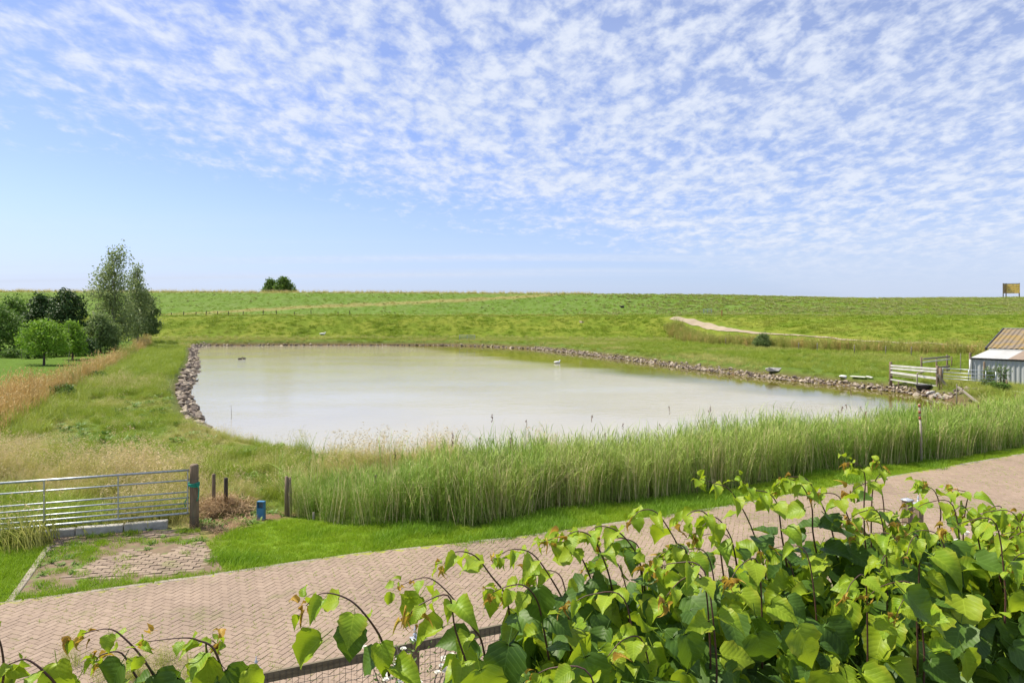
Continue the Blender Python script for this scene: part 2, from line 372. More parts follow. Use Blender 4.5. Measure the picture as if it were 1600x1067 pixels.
def tanness(x, y):
    """how dry and flowering the meadow is"""
    n = fbm(x * 0.25, y * 0.25, 31, 4)
    g = sstep(0.40, 0.62, n)
    px, py = 800 + FOC * x / np.maximum(y, 1), 485 + FOC * EYE / np.maximum(y, 1)
    strip = sstep(0, 7, dist_line(POND[:7], x, y))          # greener along the stone bank
    left = sstep(60, 22, y) * (0.25 + 0.75 * strip)
    return np.clip(g * left * 1.25, 0, 1)
def mixc(a, b, f): return a + (b - a) * f[:, None]
def ground_col(x, y):
    n1 = fbm(x * 0.5, y * 0.5, 3); n2 = fbm(x * 0.12, y * 0.12, 8); n3 = fbm(x * 1.7, y * 1.7, 21)
    c = mixc(np.array([0.075, 0.13, 0.018]), np.array([0.12, 0.17, 0.025]), n1)
    c = mixc(c, np.tile([0.25, 0.23, 0.08], (len(x), 1)), tanness(x, y) * 0.8)
    F = np.interp(x, fx, fy); B = np.interp(x, bx, by)
    low = sstep(-4, 3, y - F) * (1 - sstep(-2, 2, y - B)); c = mixc(c, mixc(np.array([0.12, 0.17, 0.015]), np.array([0.17, 0.2, 0.025]), sstep(0.35, 0.7, n1)), low)
    up = sstep(0, 4, y - B)
    upc = mixc(np.array([0.10, 0.175, 0.022]), np.array([0.13, 0.19, 0.045]), sstep(0.3, 0.7, n3)); c = mixc(c, upc, up)
    for line, wd in ((DIAG, 1.5), (BERM, 1.6)):
        k = 1 - sstep(wd * 0.4, wd, dist_line(line, x, y) + (n3 - 0.5) * 1.2); c = mixc(c, np.tile([0.27, 0.23, 0.09], (len(x), 1)), k * 0.75)
    crest = sstep(151.5, 155, y) * (1 - sstep(-10, 60, x)); c = mixc(c, np.tile([0.3, 0.24, 0.12], (len(x), 1)), crest * 0.8)
    for poly, cc in ((Z_LAWN, (0.13, 0.22, 0.015)), (Z_LEFTLAWN, (0.10, 0.18, 0.015)), (Z_OLDREED, (0.28, 0.17, 0.07)), (Z_GARDEN, (0.085, 0.15, 0.015)), (Z_BARE, (0.2, 0.13, 0.075))):
        k = inside(poly, x, y); c[k] = np.array(cc) * (0.8 + 0.4 * n3[k][:, None])
    # bare soil at the water line, and the garden bed this side of the road
    d = dist_line(POND, x, y, True); k = (d < 1.5); c[k] = mixc(c[k], np.tile([0.12, 0.08, 0.045], (k.sum(), 1)), 1 - sstep(0.3, 1.5, d[k]))
    k = inside(POND, x, y); c[k] = (0.2, 0.19, 0.1)
    k = (y < 7.4 + 0.45 * (x + 2.83)) & (np.abs(x) < 40); c[k] = np.array([0.075, 0.055, 0.035]) * (0.7 + 0.6 * n3[k][:, None])
    return c
DIAG = []; BERM = []
for px, py in ((235, 491), (400, 484), (520, 478), (640, 473), (760, 467), (860, 461)):
    p = hit(px, py, 100); DIAG.append(p[:2])
for px in (150, 300, 450, 600, 750, 850):
    d = 131.0; BERM.append((xat(px, d), d))

xs = np.unique(np.concatenate([np.array([-4000, -2000, -1000, -600, -400, -300, -220, -170, 170, 220, 300, 400, 600, 1000, 2000, 4000.]), np.arange(-140, -40, 1.0), np.arange(-40, 46, 0.5), np.arange(46, 141, 1.0)]))
ys = np.unique(np.concatenate([np.array([-4000, -1500, -500, -200, -80, -40, -20, -10, -4.]), np.arange(0, 60, 0.45), np.arange(60, 176, 0.8), np.array([180, 190, 200, 220, 260, 400, 800, 1600, 4000, 6000.])]))
gx, gy = np.meshgrid(xs, ys); vx, vy = gx.ravel(), gy.ravel(); vz = H(vx, vy)
nx, ny = len(xs), len(ys); ii = (np.arange(ny - 1)[:, None] * nx + np.arange(nx - 1)[None]).ravel()
mg, T, b, o_ = base_mat('ground_cover')
at_ = T.new('ShaderNodeAttribute'); at_.attribute_name = 'zone'; g_ = T.new('ShaderNodeNewGeometry')
nA = T.noise(g_.outputs['Position'], 2.2, 6, 0.7); nB = T.noise(g_.outputs['Position'], 14.0, 4, 0.7)
f_ = T.math('ADD', T.math('MULTIPLY', nA, 0.9), T.math('MULTIPLY', nB, 0.7))
v_ = T.new('ShaderNodeMix', data_type='RGBA', blend_type='MULTIPLY'); v_.inputs[0].default_value = 1
T.link(at_.outputs['Color'], v_.inputs[6]); mr = T.new('ShaderNodeMapRange'); mr.inputs[1].default_value = 0.4; mr.inputs[2].default_value = 1.2; mr.inputs[3].default_value = 0.55; mr.inputs[4].default_value = 1.45
T.link(f_, mr.inputs[0]); cc_ = T.new('ShaderNodeCombineColor')
for k in range(3): T.link(mr.outputs[0], cc_.inputs[k])
T.link(cc_.outputs[0], v_.inputs[7]); T.link(v_.outputs[2], b.inputs['Base Color']); b.inputs['Roughness'].default_value = 0.95; b.inputs['Specular IOR Level'].default_value = 0.1
bp = T.new('ShaderNodeBump'); bp.inputs['Strength'].default_value = 0.8; bp.inputs['Distance'].default_value = 0.12; T.link(f_, bp.inputs['Height']); T.link(bp.outputs[0], b.inputs['Normal'])
gme = np_mesh('ground', np.stack([vx, vy, vz], 1), np.stack([ii, ii + 1, ii + nx + 1, ii + nx], 1), mg, True)
ca = gme.color_attributes.new('zone', 'FLOAT_COLOR', 'POINT'); gc = np.ones((len(vx), 4), np.float32); gc[:, :3] = ground_col(vx, vy); ca.data.foreach_set('color', gc.ravel())
tag(link_mesh('ground', gme), kind='structure')

# water
mw, T, b, o_ = base_mat('murky_water')
g_ = T.new('ShaderNodeNewGeometry'); pos = g_.outputs['Position']
b.inputs['Roughness'].default_value = 0.06; b.inputs['IOR'].default_value = 1.33
wv = T.math('ADD', T.math('MULTIPLY', T.noise(T.scalevec(pos, (0.7, 1.6, 1)), 1.6, 5, 0.6, 0.3), 1.0), T.math('MULTIPLY', T.noise(T.scalevec(pos, (0.8, 1.4, 1)), 6.0, 3, 0.6), 0.35))
lee_a = Vector(POND[10]); lee_b = Vector(POND[19]); lee_n = Vector((-(lee_b - lee_a).y, (lee_b - lee_a).x)).normalized()
if lee_n.y > 0: lee_n = -lee_n
spw = T.new('ShaderNodeSeparateXYZ'); T.link(pos, spw.inputs[0])
lee = T.math('ADD', T.math('MULTIPLY', T.math('SUBTRACT', spw.outputs[0], lee_a.x), lee_n.x), T.math('MULTIPLY', T.math('SUBTRACT', spw.outputs[1], lee_a.y), lee_n.y))
lee = T.ramp(T.math('ADD', lee, T.math('MULTIPLY', T.noise(T.scalevec(pos, (0.06, 0.2, 1)), 1.0, 4, 0.6), 7.0)), 7.5, 13.0)
calm = T.ramp(T.noise(T.scalevec(pos, (0.05, 0.16, 1)), 1.0, 3, 0.5), 0.35, 0.65)
bp = T.new('ShaderNodeBump'); bp.inputs['Distance'].default_value = 0.06
T.link(T.math('ADD', 0.03, T.math('MULTIPLY', lee, T.math('ADD', 0.10, T.math('MULTIPLY', calm, 0.26)))), bp.inputs['Strength'])
T.link(T.mix(lee, (0.11, 0.10, 0.012), T.mix(T.ramp(T.noise(pos, 0.07, 3), 0.35, 0.65), (0.36, 0.33, 0.235), (0.325, 0.295, 0.205))), b.inputs['Base Color']); T.link(wv, bp.inputs['Height']); T.link(bp.outputs[0], b.inputs['Normal'])  # olive base colour in the lee band paints in the bank's reflection
ctr = np.mean(np.array(POND), 0)
bm = bmesh.new(); vs = [bm.verts.new((ctr[0] + (x - ctr[0]) * 1.0, ctr[1] + (y - ctr[1]) * 1.0, WATER)) for x, y in POND]; bm.faces.new(vs); bmesh.ops.triangulate(bm, faces=bm.faces[:])
me = bpy.data.meshes.new('pond_water'); bm.to_mesh(me); bm.free()
for p in me.polygons:
    if p.normal.z < 0: p.flip()
tag(link_mesh('pond_water', me, mw), kind='structure')

# sandy track that climbs the dike
TRK = [hit(px, py, 60) for px, py in ((1052, 496), (1066, 499.5), (1085, 505), (1110, 511), (1135, 515.5), (1165, 519), (1210, 522.5), (1280, 527.5), (1330, 532), (1410, 537), (1500, 541), (1640, 546))]
tx = np.array([p[0] for p in TRK]); ty = np.array([p[1] for p in TRK]); tt = np.linspace(0, len(TRK) - 1, 90)
tx = np.interp(tt, range(len(TRK)), tx); ty = np.interp(tt, range(len(TRK)), ty)
for _ in range(6): tx[1:-1] = (tx[:-2] + 2 * tx[1:-1] + tx[2:]) / 4; ty[1:-1] = (ty[:-2] + 2 * ty[1:-1] + ty[2:]) / 4
TRACK = list(zip(tx, ty)); V = []; F = []
for i in range(len(tx)):
    dx = tx[min(i + 1, 89)] - tx[max(i - 1, 0)]; dy = ty[min(i + 1, 89)] - ty[max(i - 1, 0)]; L = math.hypot(dx, dy)
    for k, s in enumerate(np.linspace(-0.95, 0.95, 7) * (1 - 0.68 * float(sstep(22, 50, i)))):
        x, y = tx[i] - dy / L * s, ty[i] + dx / L * s; V.append((x, y, h1(x, y) + 0.1 - 0.04 * abs(s)))
    if i: F += [(7 * i - 7 + k, 7 * i - 6 + k, 7 * i + 1 + k, 7 * i + k) for k in range(6)]
tag(link_mesh('track', np_mesh('track', V, F, M['track'], True)), kind='structure')

# ------------------------------------------------------------------ brick paving
def brick_mat(name, c1, c2, c3, moss):
    m, T, b, o = base_mat(name); oi = T.new('ShaderNodeObjectInfo'); g = T.new('ShaderNodeNewGeometry')
    r = T.math('FRACT', T.math('ADD', T.math('MULTIPLY', oi.outputs['Random'], 7.3), g.outputs['Random Per Island']))
    r2 = T.math('FRACT', T.math('MULTIPLY', r, 17.7)); pos = g.outputs['Position']
    col = T.mix(r, c1, c2); col = T.mix(T.math('MULTIPLY', T.ramp(r2, 0.7, 0.95), 0.8), col, c3)
    col = T.mix(T.math('MULTIPLY', T.ramp(T.noise(pos, 0.6, 4), 0.4, 0.7), 0.35), col, tuple(k * 1.25 for k in c1))
    col = T.mix(T.math('MULTIPLY', T.ramp(T.noise(pos, 0.33, 5, 0.65), 0.45, 0.7), 0.45), col, tuple(k * 0.62 for k in c1))
    col = T.mix(T.math('MULTIPLY', T.ramp(T.noise(pos, 22, 4, 0.7), 0.45, 0.8), 0.5), col, tuple(k * 0.55 for k in c1))
    col = T.mix(T.math('MULTIPLY', T.ramp(T.noise(pos, 1.3, 5, 0.7), 0.56, 0.72), moss), col, (0.15, 0.16, 0.05))
    T.link(col, b.inputs['Base Color']); b.inputs['Roughness'].default_value = 0.85; b.inputs['Specular IOR Level'].default_value = 0.3
    bp = T.new('ShaderNodeBump'); bp.inputs['Strength'].default_value = 0.4; bp.inputs['Distance'].default_value = 0.006
    T.link(T.noise(pos, 60, 3, 0.6), bp.inputs['Height']); T.link(bp.outputs[0], b.inputs['Normal']); return m
M['roadbrick'] = brick_mat('road_brick', (0.272, 0.204, 0.152), (0.24, 0.178, 0.134), (0.292, 0.222, 0.167), 0.5)
M['drivebrick'] = brick_mat('drive_brick', (0.255, 0.195, 0.14), (0.19, 0.14, 0.105), (0.30, 0.235, 0.17), 0.7)
M['joint'] = solid('mossy_joint', (0.25, 0.21, 0.09), (0.18, 0.15, 0.07), 0.95, 9, c3=(0.26, 0.28, 0.03), s3=1.6, lim=(0.42, 0.6))
M['soil'] = solid('trodden_soil', (0.21, 0.15, 0.09), (0.13, 0.09, 0.055), 0.95, 5, c3=(0.11, 0.15, 0.03), s3=2.0, lim=(0.5, 0.62))

def slab_poly(name, poly, z, m):
    bm = bmesh.new(); bm.faces.new([bm.verts.new((x, y, z)) for x, y in poly]); bmesh.ops.triangulate(bm, faces=bm.faces[:])
    me = bpy.data.meshes.new(name); bm.to_mesh(me); bm.free()
    for p in me.polygons:
        if p.normal.z < 0: p.flip()
    return tag(link_mesh(name, me, m), kind='structure')
def brick_shape(l, w, h=0.05, ch=0.005):
    a, b = l / 2, w / 2
    V = np.array([(-a, -b, -h), (a, -b, -h), (a, b, -h), (-a, b, -h), (-a, -b, -ch), (a, -b, -ch), (a, b, -ch), (-a, b, -ch),
                  (-a + ch, -b + ch, 0), (a - ch, -b + ch, 0), (a - ch, b - ch, 0), (-a + ch, b - ch, 0)])
    F = np.array([(8, 9, 10, 11), (4, 5, 9, 8), (5, 6, 10, 9), (6, 7, 11, 10), (7, 4, 8, 11), (0, 1, 5, 4), (1, 2, 6, 5), (2, 3, 7, 6), (3, 0, 4, 7)])
    return V, F
def lay_bricks(parent, cen, ang, zt, l, w, mat, piece, rest, score, tilt):
    """cen (n,2), ang (n,), zt (n,): the 300 that show largest as pieces, the rest as one part"""
    V, F = brick_shape(l, w, ch=0.0035); shared = np_mesh(piece, V, F, mat); order = np.argsort(-score); near = order[:300]; far = order[300:]
    tl = RNG.normal(0, tilt, (len(cen), 2))
    for k in near:
        o = bpy.data.objects.new(piece, shared); COL.objects.link(o); o.parent = parent
        o.location = (cen[k, 0], cen[k, 1], zt[k]); o.rotation_euler = (tl[k, 0], tl[k, 1], ang[k])
    c, s = np.cos(ang[far])[:, None], np.sin(ang[far])[:, None]
    X = V[None, :, 0] * c - V[None, :, 1] * s + cen[far, 0][:, None]; Y = V[None, :, 0] * s + V[None, :, 1] * c + cen[far, 1][:, None]
    Z = V[None, :, 2] + zt[far][:, None] + V[None, :, 0] * tl[far, 1][:, None] + V[None, :, 1] * tl[far, 0][:, None]
    VV = np.stack([X, Y, Z], 2).reshape(-1, 3); FF = (F[None] + (np.arange(len(far)) * len(V))[:, None, None]).reshape(-1, 4)
    tag(link_mesh(rest, np_mesh(rest, VV, FF, mat), None, parent), kind='stuff')

road = slab_poly('road', ROAD, 0.0435, M['joint'])
w_ = 0.105; J, K = np.meshgrid(np.arange(-420, 420), np.arange(-110, 110)); J = J.ravel(); K = K.ravel()
hcen = np.stack([J + 4 * K + 1.0, J + 0.5], 1); vcen = np.stack([J + 4 * K + 3.5, J + 1.0], 1)
cen = np.concatenate([hcen, vcen]) * w_; ang = np.concatenate([np.zeros(len(J)), np.full(len(J), PI / 2)])
k = (np.abs(cen[:, 0]) < 42) & (np.abs(cen[:, 1]) < 42); cen = cen[k]; ang = ang[k]
th = RA + PI / 4; c, s = math.cos(th), math.sin(th)
wc = np.stack([cen[:, 0] * c - cen[:, 1] * s + 5, cen[:, 0] * s + cen[:, 1] * c + 16], 1)
k = inside(ROAD, wc[:, 0], wc[:, 1]) & (dist_line(ROAD, wc[:, 0], wc[:, 1], True) > 0.07) & (wc[:, 1] < 42) & (wc[:, 1] > 1) & (np.abs(wc[:, 0]) < wc[:, 1] * 0.75 * 1.12 + 1.5)
wc = wc[k]; ang = ang[k] + th
px, py = topx(wc[:, 0], wc[:, 1], 0.05); vis = (px > 0) & (px < 1600) & (py < 1067) & ~((px > 560) & (py > 1500 - px * 0.6))
zt = 0.05 + RNG.normal(0, 0.0012, len(wc)) + (fbm(wc[:, 0] * 0.6, wc[:, 1] * 0.6, 77) - 0.5) * 0.006
lay_bricks(road, wc, ang, zt, 0.204, 0.0995, M['roadbrick'], 'brick', 'bricks', vis * 1.0 - np.hypot(wc[:, 0], wc[:, 1]) * 0.001, 0.006)
print('road bricks', len(wc))

drive = slab_poly('driveway', DRIVE, 0.02, M['soil'])
dd = Vector((DRIVE[1][0] - DRIVE[0][0], DRIVE[1][1] - DRIVE[0][1])).normalized(); da = math.atan2(dd.y, dd.x)
rows, cols = np.meshgrid(np.arange(-60, 60), np.arange(-60, 60)); rows = rows.ravel(); cols = cols.ravel()
lx = cols * 0.212 + (rows % 2) * 0.106; ly = rows * 0.108
dw = np.stack([DRIVE[0][0] + 3 + lx * dd.x - ly * dd.y, DRIVE[0][1] - 1 + lx * dd.y + ly * dd.x], 1)
k = inside(DRIVE, dw[:, 0], dw[:, 1]) & (dist_line(DRIVE, dw[:, 0], dw[:, 1], True) > 0.06)
dw = dw[k]; cover = fbm(dw[:, 0] * 0.9, dw[:, 1] * 0.9, 55, 4); k = cover < 0.66; dw = dw[k]; cover = cover[k]
lay_bricks(drive, dw, np.full(len(dw), da) + RNG.normal(0, 0.03, len(dw)), 0.036 - 0.03 * sstep(0.42, 0.62, cover) + RNG.normal(0, 0.005, len(dw)), 0.2, 0.098, M['drivebrick'], 'brick', 'bricks', -np.hypot(dw[:, 0], dw[:, 1]), 0.03)

# kerb: one metre stones along the far edge of the road, and along the left side of the driveway
kerb = thing('kerb', None, None); kerb['kind'] = 'structure'
def path_pts(pts, step):
    pts = [Vector(p) for p in pts]; out = []; acc = 0
    for a, b in zip(pts[:-1], pts[1:]):
        L = (b - a).length; t = acc
        while t < L: out.append((a + (b - a) * (t / L), math.atan2(b.y - a.y, b.x - a.x))); t += step
        acc = t - L
    return out
kb = MB().box((0, 0, 0), (0.985, 0.12, 0.2)).mesh('kerb_stone', M['kerb'])
bm = bmesh.new(); bm.from_mesh(kb); bmesh.ops.bevel(bm, geom=bm.edges[:], offset=0.012, segments=1, affect='EDGES'); bm.to_mesh(kb); bm.free()
for p, a in path_pts(ROAD_FAR[1:], 1.0) + path_pts([DRIVE[5], DRIVE[0]], 1.0)[:3]:
    o = bpy.data.objects.new('kerb_stone', kb); COL.objects.link(o); o.parent = kerb
    q = p + Vector((math.cos(a), math.sin(a))) * 0.5
    o.location = (q.x, q.y, -0.05 + random.uniform(-0.012, 0.006)); o.rotation_euler = (random.gauss(0, 0.02), random.gauss(0, 0.008), a + random.gauss(0, 0.008))

# ------------------------------------------------------------------ scattered ground cover
def gn_group():
    ng = bpy.data.node_groups.new('scatter', 'GeometryNodeTree')
    ng.interface.new_socket('Geometry', in_out='INPUT', socket_type='NodeSocketGeometry'); ng.interface.new_socket('Plants', in_out='INPUT', socket_type='NodeSocketCollection')
    ng.interface.new_socket('Geometry', in_out='OUTPUT', socket_type='NodeSocketGeometry')
    N = ng.nodes; gi = N.new('NodeGroupInput'); go = N.new('NodeGroupOutput'); ip = N.new('GeometryNodeInstanceOnPoints'); ci = N.new('GeometryNodeCollectionInfo')
    ci.inputs['Separate Children'].default_value = True; ci.inputs['Reset Children'].default_value = True
    def na(n, t):
        a = N.new('GeometryNodeInputNamedAttribute'); a.data_type = t; a.inputs['Name'].default_value = n; return a.outputs['Attribute']
    L = ng.links; L.new(gi.outputs[0], ip.inputs['Points']); L.new(gi.outputs[1], ci.inputs[0]); L.new(ci.outputs[0], ip.inputs['Instance'])
    ip.inputs['Pick Instance'].default_value = True; L.new(na('pick', 'INT'), ip.inputs['Instance Index']); L.new(na('rot', 'FLOAT_VECTOR'), ip.inputs['Rotation']); L.new(na('scl', 'FLOAT_VECTOR'), ip.inputs['Scale'])
    L.new(ip.outputs[0], go.inputs[0]); return ng
GN = gn_group(); PLANTED = {}
def scatter(name, protos, xy, scl, tint=None, lean=0.12, zoff=0.0, parent=None, squash=None, bias=(0, 0)):
    """one stuff object: the given plants set out at the points xy"""
    n = len(xy); key = protos[0].name
    if key not in PLANTED:
        c = bpy.data.collections.new('plants_' + key)
        for i, me in enumerate(protos):
            o = bpy.data.objects.new('%s_%02d' % (key, i), me); c.objects.link(o)
        PLANTED[key] = c
    z = H(xy[:, 0], xy[:, 1]) + zoff
    me = bpy.data.meshes.new(name); me.vertices.add(n); me.vertices.foreach_set('co', np.stack([xy[:, 0], xy[:, 1], z], 1).astype(np.float32).ravel())
    rot = np.stack([RNG.normal(bias[0], lean, n), RNG.normal(bias[1], lean, n), RNG.uniform(0, 2 * PI, n)], 1)
    scl = np.broadcast_to(scl, (n,)); sv = np.stack([scl, scl, scl * (squash if squash is not None else RNG.uniform(0.8, 1.2, n))], 1)
    for nm, t, d, prop in (('rot', 'FLOAT_VECTOR', rot, 'vector'), ('scl', 'FLOAT_VECTOR', sv, 'vector'), ('pick', 'INT', RNG.integers(0, len(protos), n), 'value'), ('tint', 'FLOAT', tint if tint is not None else np.zeros(n), 'value')):
        a = me.attributes.new(nm, t, 'POINT'); a.data.foreach_set(prop, np.asarray(d, np.int32 if t == 'INT' else np.float32).ravel())
    o = link_mesh(name, me, None, parent); o['kind'] = 'stuff'
    md = o.modifiers.new('scatter', 'NODES'); md.node_group = GN
    for it in GN.interface.items_tree:
        if it.name == 'Plants': md[it.identifier] = PLANTED[key]
    return o
def fill(poly, dens, cond=None, view=True):
    P = np.array(poly); lo, hi = P.min(0), P.max(0); n = int((hi[0] - lo[0]) * (hi[1] - lo[1]) * dens)
    xy = RNG.uniform(lo, hi, (n, 2)); k = inside(poly, xy[:, 0], xy[:, 1])
    if view: k &= (np.abs(xy[:, 0]) < xy[:, 1] * 0.75 * 1.06 + 1.5) & (xy[:, 1] > 4)
    xy = xy[k]
    if cond is not None: xy = xy[cond(xy[:, 0], xy[:, 1])]
    return xy

G1 = veg('verge_grass', (0.23, 0.37, 0.012), (0.31, 0.43, 0.025), tint=(0.17, 0.32, 0.02))
G2 = veg('meadow_grass', (0.20, 0.29, 0.02), (0.31, 0.37, 0.045), tint=(0.46, 0.43, 0.14))
G3 = veg('seed_heads', (0.54, 0.46, 0.2), (0.48, 0.45, 0.17), tint=(0.6, 0.48, 0.26), trans=0.3)
G4 = veg('reed_leaf', (0.14, 0.27, 0.025), (0.22, 0.35, 0.04), tint=(0.34, 0.43, 0.09), trans=0.22)
G5 = veg('reed_straw', (0.72, 0.62, 0.33), (0.6, 0.55, 0.26), trans=0.25)
G6 = veg('reed_plume', (0.2, 0.12, 0.085), (0.26, 0.17, 0.12), trans=0.2)
G7 = veg('old_reed', (0.60, 0.41, 0.15), (0.50, 0.37, 0.15), tint=(0.28, 0.34, 0.06), trans=0.2)
G8 = veg('dike_grass', (0.19, 0.29, 0.018), (0.26, 0.34, 0.03), tint=(0.36, 0.32, 0.07), trans=0.3)
G9 = veg('tuft_grass', (0.22, 0.29, 0.07), (0.31, 0.35, 0.12), tint=(0.34, 0.34, 0.13), trans=0.3)
GW = veg('weed_leaf', (0.09, 0.18, 0.015), (0.14, 0.24, 0.025), trans=0.3)
GH = veg('dry_grass', (0.42, 0.29, 0.15), (0.34, 0.22, 0.11), trans=0.15)

def rnd(a, b): return random.uniform(a, b)
def blade(mb, base, h, lean, az, w, k=3, droop=0.0):
    d = Vector((math.cos(az), math.sin(az), 0)); pts = []; ws = []
    for i in range(k + 1):
        t = i / k; pts.append(Vector(base) + Vector((0, 0, h * (t - droop * t * t * t))) + d * (lean * h * t * t)); ws.append(w * (1 - t) ** 0.6 if i < k else w * 0.08)
    a2 = az + PI / 2 + rnd(-0.6, 0.6); mb.ribbon(pts, ws, (math.cos(a2), math.sin(a2), 0))
    return pts
def proto(name, fn, n, mats, seed=1):
    random.seed(seed); out = []
    for i in range(n):
        mb = MB(); fn(mb); out.append(mb.mesh(name if i == 0 else name + '_%d' % i, mats, False))
    return out
def f_lawn(mb):
    for _ in range(70):
        r = 0.17 * math.sqrt(random.random()); a = rnd(0, 7); blade(mb, (r * math.cos(a), r * math.sin(a), -0.01), rnd(0.04, 0.11), rnd(0.1, 0.9), rnd(0, 7), rnd(0.006, 0.011), 2)
def f_meadow(mb):
    for _ in range(75):
        r = 0.32 * math.sqrt(random.random()); a = rnd(0, 7); mb.cur = 0
        blade(mb, (r * math.cos(a), r * math.sin(a), -0.03), rnd(0.25, 0.62), rnd(0.15, 0.9), rnd(0, 7), rnd(0.008, 0.014), 3, rnd(0, 0.35))
def f_flower(mb):
    f_meadow(mb)
    for _ in range(26):
        r = 0.32 * math.sqrt(random.random()); a = rnd(0, 7); mb.cur = 0; h = rnd(0.5, 0.85)
        pts = blade(mb, (r * math.cos(a), r * math.sin(a), 0), h, rnd(0.1, 0.4), rnd(-0.9, 0.9), 0.005, 3, 0.1); tip = pts[-1]; mb.cur = 1
        for j in range(9):
            t = rnd(-0.02, 0.17); aa = rnd(0, 7); rr = rnd(0.01, 0.045) * (1 - abs(t - 0.06) * 3)
            p = tip + Vector((t * 0.35 + rr * math.cos(aa), rr * math.sin(aa), -t * 0.75 + 0.02)); q = p + Vector((rnd(-.03, .04), rnd(-.03, .03), rnd(-.03, .02)))
            mb.ribbon([p, (p + q) / 2, q], [0.004, 0.011, 0.003], (rnd(-1, 1), rnd(-1, 1), rnd(-.5, 1)))
def f_reed(mb):
    for _ in range(9):
        r = 0.22 * math.sqrt(random.random()); a = rnd(0, 7); h = rnd(1.15, 1.7); bx_, by_ = r * math.cos(a), r * math.sin(a); az = rnd(-1.2, 1.2); ln = rnd(0.03, 0.16)
        mb.cur = 1 if random.random() < 0.33 else 0; dry = mb.cur == 1
        pts = blade(mb, (bx_, by_, -0.05), h, ln, az, 0.017 if dry else 0.012, 4)
        if dry:
            for _k in range(2):
                t = rnd(0.5, 0.95); i = int(t * 4); p = Vector(pts[i]); blade(mb, p, rnd(0.2, 0.35), rnd(0.4, 1.2), rnd(-1.5, 1.5), 0.009, 2, 0.3)
            continue
        for j in range(8):
            t = 0.1 + 0.9 * j / 8 + rnd(-.03, .03); i = min(int(t * 4), 3); fr = t * 4 - i; p = Vector(pts[i]).lerp(Vector(pts[i + 1]), fr); mb.cur = 0
            blade(mb, p, rnd(0.22, 0.42) * (0.75 + 0.4 * t), rnd(0.35, 1.1), (j % 2) * PI + rnd(-0.9, 0.9) + az, rnd(0.013, 0.02), 3, rnd(0.0, 0.45))
def f_plume(mb):
    h = rnd(1.7, 2.15); mb.cur = 1; az = rnd(-1, 1); pts = blade(mb, (0, 0, 0), h, rnd(0.03, 0.12), az, 0.010, 4); tip = Vector(pts[-1]); mb.cur = 2
    for j in range(22):
        t = rnd(0, 0.2); aa = rnd(0, 7); p = tip + Vector((0.02, 0, -t + 0.04)); q = p + Vector((rnd(-.02, .05), rnd(-.03, .03), rnd(-.06, .03)))
        mb.ribbon([p, (p + q) / 2, q], [0.008, 0.03, 0.005], (rnd(-1, 1), rnd(-1, 1), rnd(-.5, .5)))
def f_oldreed(mb):
    for _ in range(14):
        r = 0.35 * math.sqrt(random.random()); a = rnd(0, 7); h = rnd(0.9, 1.6); az = rnd(-1, 1)
        pts = blade(mb, (r * math.cos(a), r * math.sin(a), -0.05), h, rnd(0.02, 0.2), az, 0.022, 3); p = Vector(pts[-1])
        for j in range(3): q = p + Vector((rnd(-.03, .09), rnd(-.05, .05), rnd(-.12, .05))); mb.ribbon([p, (p + q) / 2, q], [0.012, 0.04, 0.006], (rnd(-1, 1), rnd(-1, 1), 0.3))
        for j in range(2): i = random.randint(1, 2); blade(mb, pts[i], rnd(0.3, 0.5), rnd(0.3, 1.0), rnd(0, 7), 0.024, 2, 0.2)
def f_dike(mb):
    for _ in range(46):
        r = 0.55 * math.sqrt(random.random()); a = rnd(0, 7); blade(mb, (r * math.cos(a), r * math.sin(a), -0.05), rnd(0.16, 0.42), rnd(0.2, 1.1), rnd(0, 7), rnd(0.025, 0.05), 2, rnd(0, .3))
def f_tuft(mb):
    for _ in range(50):
        r = 0.16 * math.sqrt(random.random()); a = rnd(0, 7); blade(mb, (r * math.cos(a), r * math.sin(a), -0.04), rnd(0.3, 0.62), rnd(0.4, 1.3), a + rnd(-.6, .6), rnd(0.02, 0.04), 3, rnd(0.2, .6))
def f_weed(mb):
    for _ in range(30):
        az = rnd(0, 7); L = rnd(0.05, 0.16); e = rnd(0.1, 0.9); d = Vector((math.cos(az) * math.cos(e), math.sin(az) * math.cos(e), math.sin(e))); b0 = Vector((rnd(-.09, .09), rnd(-.09, .09), 0))
        mb.ribbon([b0, b0 + d * L * .4, b0 + d * L * .75 + Vector((0, 0, -.01)), b0 + d * L + Vector((0, 0, -.025))], [.008, L * .3, L * .26, .004], (-math.sin(az), math.cos(az), rnd(-.3, .3)))
def f_moss(mb):
    for _ in range(14): blade(mb, (rnd(-.06, .06), rnd(-.012, .012), -0.005), rnd(0.012, 0.04), rnd(0.2, 1.2), rnd(0, 7), rnd(0.004, 0.008), 2)
def f_hay(mb):
    for _ in range(60):
        p = Vector((rnd(-.25, .25), rnd(-.2, .2), rnd(0, .12))); az = rnd(0, 7); L = rnd(.15, .45); e = rnd(-.25, .7); d = Vector((math.cos(az) * math.cos(e), math.sin(az) * math.cos(e), math.sin(e)))
        mb.ribbon([p, p + d * L * .5 + Vector((0, 0, .03)), p + d * L], [.006, .009, .003], (-math.sin(az), math.cos(az), rnd(-.5, .5)))
P_LAWN = proto('verge_blades', f_lawn, 5, [G1], 3); P_MEAD = proto('meadow_blades', f_meadow, 5, [G2, G3], 4); P_FLOW = proto('meadow_flowers', f_flower, 6, [G2, G3], 5)
P_REED = proto('reed_stems', f_reed, 8, [G4, G5, G6], 6); P_PLUM = proto('reed_plumes', f_plume, 5, [G4, G5, G6], 7); P_OLD = proto('old_reed_stems', f_oldreed, 6, [G7], 8)
